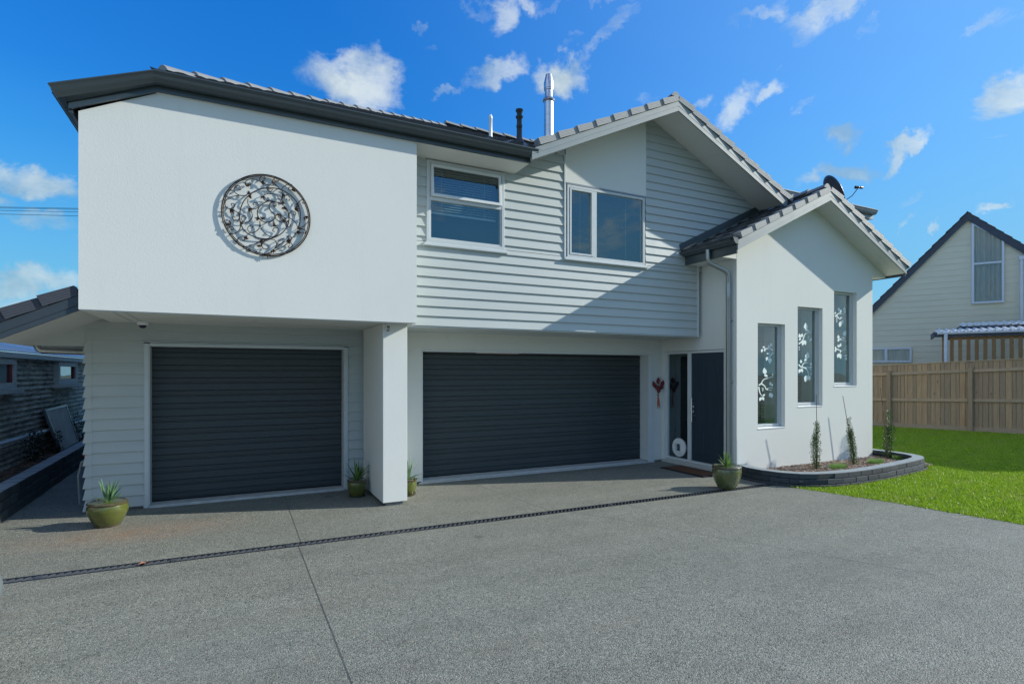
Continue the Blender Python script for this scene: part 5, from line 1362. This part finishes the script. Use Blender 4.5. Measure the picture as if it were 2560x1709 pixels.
tp = MB(); SM = [(p.x, p.y) for p in cr([(-2.78, 20), (-2.68, 16), (-2.58, 13), (-2.50, 10.5), (-2.46, 9.0), (-2.44, 8.2), (-2.50, 7.7), (-2.68, 7.35), (-3.0, 7.1), (-3.6, 7.0)][::-1], 6)]
PP = resample(SM, .30)
for k in range(len(PP)-1):
    a, b = PP[k], PP[k+1]; t0 = (PP[min(k+1, len(PP)-1)]-PP[max(k-1, 0)]).normalized(); t1 = (PP[min(k+2, len(PP)-1)]-PP[k]).normalized()
    n0, n1 = Vector((-t0.y, t0.x, 0)), Vector((-t1.y, t1.x, 0)); t = (b-a).normalized()*.008
    p = [a+t+n0*.046, b-t+n1*.046, b-t+n1*.236, a+t+n0*.236]; tp.face([(q.x, q.y, .3285+.0015*(k % 3)) for q in p])
tp.build('block_top', pmat('pale_block_top', (.36, .42, .46), .8, .2, 9, bscale=60, bstr=.3), lb_)
mb = MB(); mb.face([(-2.75, 8.0, .27), (-2.85, 20, .27), (-3.3, 20, .27), (-3.3, 7.2, .27), (-2.9, 7.4, .27)]); mb.build('bark_bed', 'barkchip', kind='structure')
chips('bark_mulch', 3600, lambda r: (r.uniform(-3.12, -2.68), 8+12*r.random()**1.3), .27, 'barkchip', 9, .022, 'dark bark chips covering the shaded left bed', 2.0)
GL = 'dark little shrubs in the shaded left bed'
shrub('shrub', 'dark loose shrub by the pipe, nearest of the shaded bed', 'shrub', GL, (-3.0, 11.65, .27), (.02, .02, .52), .16, 700, 'darkleaf', 41, None, 4, .03)
shrub('shrub', 'thin dark shrub in front of the leaning ribbed panel', 'shrub', GL, (-2.92, 12.75, .27), (0, 0, .42), .07, 260, 'darkleaf', 42, None, 2, .025)
shrub('shrub', 'dark upright shrub nearest the white corner boards, in the shaded bed', 'shrub', GL, (-2.92, 14.35, .27), (0, 0, .62), .15, 600, 'darkleaf', 43, None, 4, .03)
lpn = thing('ribbed_panel', 'grey framed ribbed sheet leaning against the iron shed', 'panel')
b0, b1 = Vector((-2.90, 12.85, .29)), Vector((-2.93, 14.30, .29)); t0, t1 = Vector((-3.07, 12.58, 1.08)), Vector((-3.08, 14.02, 1.10))
def PLp(s, t, o):
    p = (b0.lerp(b1, s)).lerp(t0.lerp(t1, s), t); return tuple(p+Vector((o, 0, o*.2)))
f = MB()
for (s0, s1, q0, q1) in ((0, .035, 0, 1), (.965, 1, 0, 1), (.035, .965, 0, .05), (.035, .965, .95, 1)):
    f.hexa([PLp(s0, q0, -.03), PLp(s1, q0, -.03), PLp(s1, q1, -.03), PLp(s0, q1, -.03), PLp(s0, q0, .012), PLp(s1, q0, .012), PLp(s1, q1, .012), PLp(s0, q1, .012)])
f.build('frame', 'slatealu', lpn)
f = MB(); n = 52
for k in range(n):
    s0 = .035+.93*k/n; s1 = s0+.93/n*.55
    f.hexa([PLp(s0, .05, -.02), PLp(s1, .05, -.02), PLp(s1, .95, -.02), PLp(s0, .95, -.02), PLp(s0, .05, .004), PLp(s1, .05, .004), PLp(s1, .95, .004), PLp(s0, .95, .004)])
f.face([PLp(.03, .04, -.018), PLp(.97, .04, -.018), PLp(.97, .96, -.018), PLp(.03, .96, -.018)])
f.build('ribbed_sheet', pmat('pale_ribbed_sheet', (.50, .52, .52), .6, .25, 2.5), lpn)

# power lines far at the left
for k, (ya, yb_) in enumerate(((517.5, 521), (520, 523.5), (526, 530), (535, 540))):
    pts = []
    for px in (-900, -500, -160, -40, 80, 200, 320, 900):
        f_ = (px)/197.0; r = ray(px, ya+(yb_-ya)*f_+1.2*((px-80)/120.0)**2*.0); pts.append(tuple(Vector((0, 0, CAMH))+r*46))
    mb = MB(); mb.tube(pts, .018, 6); tag(mb.build('power_line', 'black'), ['topmost of the four thin power lines left of the stucco wall', 'second from top of the four power lines left of the stucco wall', 'third from top of the four power lines left of the stucco wall', 'lowest of the four thin power lines left of the stucco wall'][k], 'power line', 'overhead power lines')

# ------------------------------------------------------------------ sky, sun, camera
SUN = Vector((1, -.325, .53)).normalized()
sun = bpy.data.lights.new('sun', 'SUN'); sun.energy = 3.9; sun.angle = rad(.5); sun.color = (1.0, .965, .87)
so_ = bpy.data.objects.new('sun', sun); COL.objects.link(so_); so_.rotation_euler = (-SUN).to_track_quat('-Z', 'Y').to_euler()
world = bpy.data.worlds.new('World'); scene.world = world; world.use_nodes = True
wt = NT(world.node_tree); bg = wt.n['Background']
sky = wt.n.new('ShaderNodeTexSky'); sky.sky_type = 'NISHITA'; sky.sun_disc = False
sky.sun_elevation = math.asin(SUN.z); sky.sun_rotation = math.atan2(SUN.x, SUN.y); sky.air_density = 1.0; sky.dust_density = .3; sky.ozone_density = 2.5
tcw = wt.n.new('ShaderNodeTexCoord'); D = tcw.outputs['Generated']
hs_ = wt.n.new('ShaderNodeHueSaturation'); hs_.inputs['Saturation'].default_value = 1.32; hs_.inputs['Value'].default_value = 1.0; wt.link(sky.outputs[0], hs_.inputs['Color'])
gm_ = wt.mix(1.0, hs_.outputs[0], (.80, .98, 1.12), 'MULTIPLY')
sep = wt.n.new('ShaderNodeSeparateXYZ'); wt.link(D, sep.inputs[0])
tintv = wt.ramp(wt.math('MULTIPLY', sep.outputs[2], 1.0, True), [(0.0, (.55, .70, .74)), (.10, (.36, .62, .66)), (.55, (.27, .78, 1.0)), (1, (.27, .78, 1.0))])
gm_ = wt.mix(1.0, gm_, tintv, 'MULTIPLY')
lowc = wt.ramp(sep.outputs[2], [(0.0, (1.9, 3.2, 4.0)), (.12, (.80, 2.35, 3.6)), (.32, (.36, 1.85, 3.6))])
gm_ = wt.mix(wt.ramp(sep.outputs[2], [(0.0, .9), (.15, .8), (.40, 0.0)]), gm_, lowc)
sdv = wt.n.new('ShaderNodeVectorMath'); sdv.operation = 'DOT_PRODUCT'; wt.link(D, sdv.inputs[0]); sdv.inputs[1].default_value = tuple(SUN)
gm_ = wt.mix(wt.math('MULTIPLY', wt.math('POWER', wt.math('MAXIMUM', sdv.outputs['Value'], 0.0), 2.0), .62), gm_, (1.5, 2.7, 3.6))
azm = wt.math('ARCTAN2', sep.outputs[0], sep.outputs[1]); elv = wt.math('ARCSINE', sep.outputs[2])
cmb = wt.n.new('ShaderNodeCombineXYZ'); wt.link(azm, cmb.inputs[0]); wt.link(elv, cmb.inputs[1])
# warp the angular coordinates so cloud outlines are ragged
nz = wt.noise(D, 7.0, 8, .62, .3, out=1)
vs = wt.n.new('ShaderNodeVectorMath'); vs.operation = 'SUBTRACT'; wt.link(nz, vs.inputs[0]); vs.inputs[1].default_value = (.5, .5, .5)
vm = wt.n.new('ShaderNodeVectorMath'); vm.operation = 'SCALE'; wt.link(vs.outputs[0], vm.inputs[0]); vm.inputs['Scale'].default_value = .16
va = wt.n.new('ShaderNodeVectorMath'); va.operation = 'ADD'; wt.link(cmb.outputs[0], va.inputs[0]); wt.link(vm.outputs[0], va.inputs[1])
# (x, y in the photograph, half width, half height, tilt deg, density)
CL = [(880, 205, 130, 75, -10, 1.15), (1400, 190, 85, 52, 0, 1.15), (1240, 185, 75, 35, 15, .8), (1230, 45, 60, 45, 30, .8), (1540, 85, 120, 28, 25, .6), (1045, 90, 34, 20, 0, .6), (1450, 20, 260, 24, 0, .55),
      (2080, 15, 160, 45, 10, .8), (1840, 275, 75, 55, 30, .85), (1920, 255, 55, 35, 20, .8), (1740, 240, 60, 22, 5, .6), (2100, 365, 50, 32, 30, .8), (2265, 375, 115, 26, 38, .95), (2540, 210, 90, 50, 25, 1.0),
      (2090, 448, 110, 24, 4, .85), (2540, 10, 60, 20, 10, .4), (2480, 515, 60, 14, 0, .7), (2255, 500, 60, 20, 15, .5), (2250, 555, 42, 18, 20, .6), (2335, 567, 25, 11, 10, .7), (2180, 640, 70, 22, 0, .6), (1960, 160, 40, 16, 40, .4),
      (100, 468, 130, 34, 0, 1.0), (100, 545, 140, 24, 0, .65), (90, 690, 170, 46, 0, .9), (60, 760, 220, 50, 0, .7), (-60, 480, 90, 30, 0, .8), (2150, 60, 60, 18, 20, .5), (1945, 20, 40, 24, -20, .5), (2640, 420, 80, 40, 0, .6), (2540, 345, 26, 12, 30, .5), (1180, 30, 50, 26, 20, .55), (1120, 20, 30, 18, 0, .45), (1300, 10, 70, 22, 0, .7), (1560, 60, 90, 20, 28, .55), (1440, 110, 60, 18, 20, .5), (1600, 245, 80, 16, 10, .5), (1080, 140, 26, 16, 0, .5), (1130, 230, 60, 16, 20, .55), (2010, 300, 60, 18, 30, .5), (2480, 30, 90, 18, 20, .5), (2400, 470, 40, 12, 10, .4), (2280, 600, 60, 14, 10, .4), (2080, 700, 90, 20, 0, .5), (300, 40, 60, 12, 10, .22), (1900, 40, 120, 24, -10, .6)]
dens = None
for (px, py, rx, ry, rot, dn) in CL:
    r = ray(px, py).normalized(); a0 = math.atan2(r.x, r.y); e0 = math.asin(r.z)
    rr_ = ray(px+rx, py).normalized(); ru = ray(px, py-ry).normalized()
    sx_ = abs(math.atan2(rr_.x, rr_.y)-a0)*1.15; sy_ = abs(math.asin(ru.z)-e0)*1.15
    mp = wt.mapping(va.outputs[0], (sx_, sy_, 1), (0, 0, rad(rot)), (a0, e0, 0), 'TEXTURE')
    ln = wt.n.new('ShaderNodeVectorMath'); ln.operation = 'LENGTH'; wt.link(mp, ln.inputs[0])
    v = wt.math('MULTIPLY', wt.math('SUBTRACT', 1.35, ln.outputs['Value'], True), dn*.92)
    dens = v if dens is None else wt.math('MAXIMUM', dens, v)
# general cloud for the rest of the sky (behind the camera, mirrored in the glass)
back = wt.math('MULTIPLY', wt.math('SUBTRACT', wt.noise(wt.mapping(D, (1, 1, 2.4)), 2.3, 7, .6), .42, True), 6.0)
backm = wt.math('MULTIPLY', back, wt.math('MULTIPLY', wt.math('SUBTRACT', .35, sep.outputs[1]), 3.0, True))
dens = wt.math('MAXIMUM', dens, backm)
tex = wt.noise(wt.mapping(D, (1, 1, 1.9)), 13, 10, .72, .5)
d2 = wt.math('SUBTRACT', wt.math('MULTIPLY', dens, 1.25), wt.math('MULTIPLY', wt.math('SUBTRACT', 1.0, tex), .95))
cov = wt.ramp(d2, [(.0, 0.0), (.14, .14), (.40, .52), (.90, .88)])
shade = wt.ramp(wt.math('ADD', wt.noise(wt.mapping(D, (1, 1, 1.3), loc=(.0, 0, -.06)), 9, 5, .55), wt.math('MULTIPLY', d2, .10)), [(.38, (.36, .50, .62)), (.64, (.90, .93, .92))])
CLB = 4.25
cl = wt.mix(1.0, shade, (CLB*.94, CLB*1.0, CLB*1.0), 'MULTIPLY')
cl = wt.mix(backm, cl, (3.95, 4.4, 4.7))
fin = wt.mix(cov, gm_, cl)
wt.link(fin, bg.inputs['Color']); bg.inputs['Strength'].default_value = .15

cam = bpy.data.cameras.new('camera'); co = bpy.data.objects.new('camera', cam); COL.objects.link(co)
co.location = (0, 0, CAMH); co.rotation_euler = (rad(90), 0, -YAW)
cam.sensor_width = 36; cam.lens = FPX/2560*36; cam.shift_y = (HYP-854.5)/2560; cam.clip_start = .05; cam.clip_end = 2000
scene.camera = co
scene.view_settings.view_transform = 'Standard'; scene.view_settings.look = 'None'; scene.view_settings.exposure = .55; scene.view_settings.gamma = 1
scene.cycles.use_denoising = True
scene.cycles.max_bounces = 7; scene.cycles.transparent_max_bounces = 12
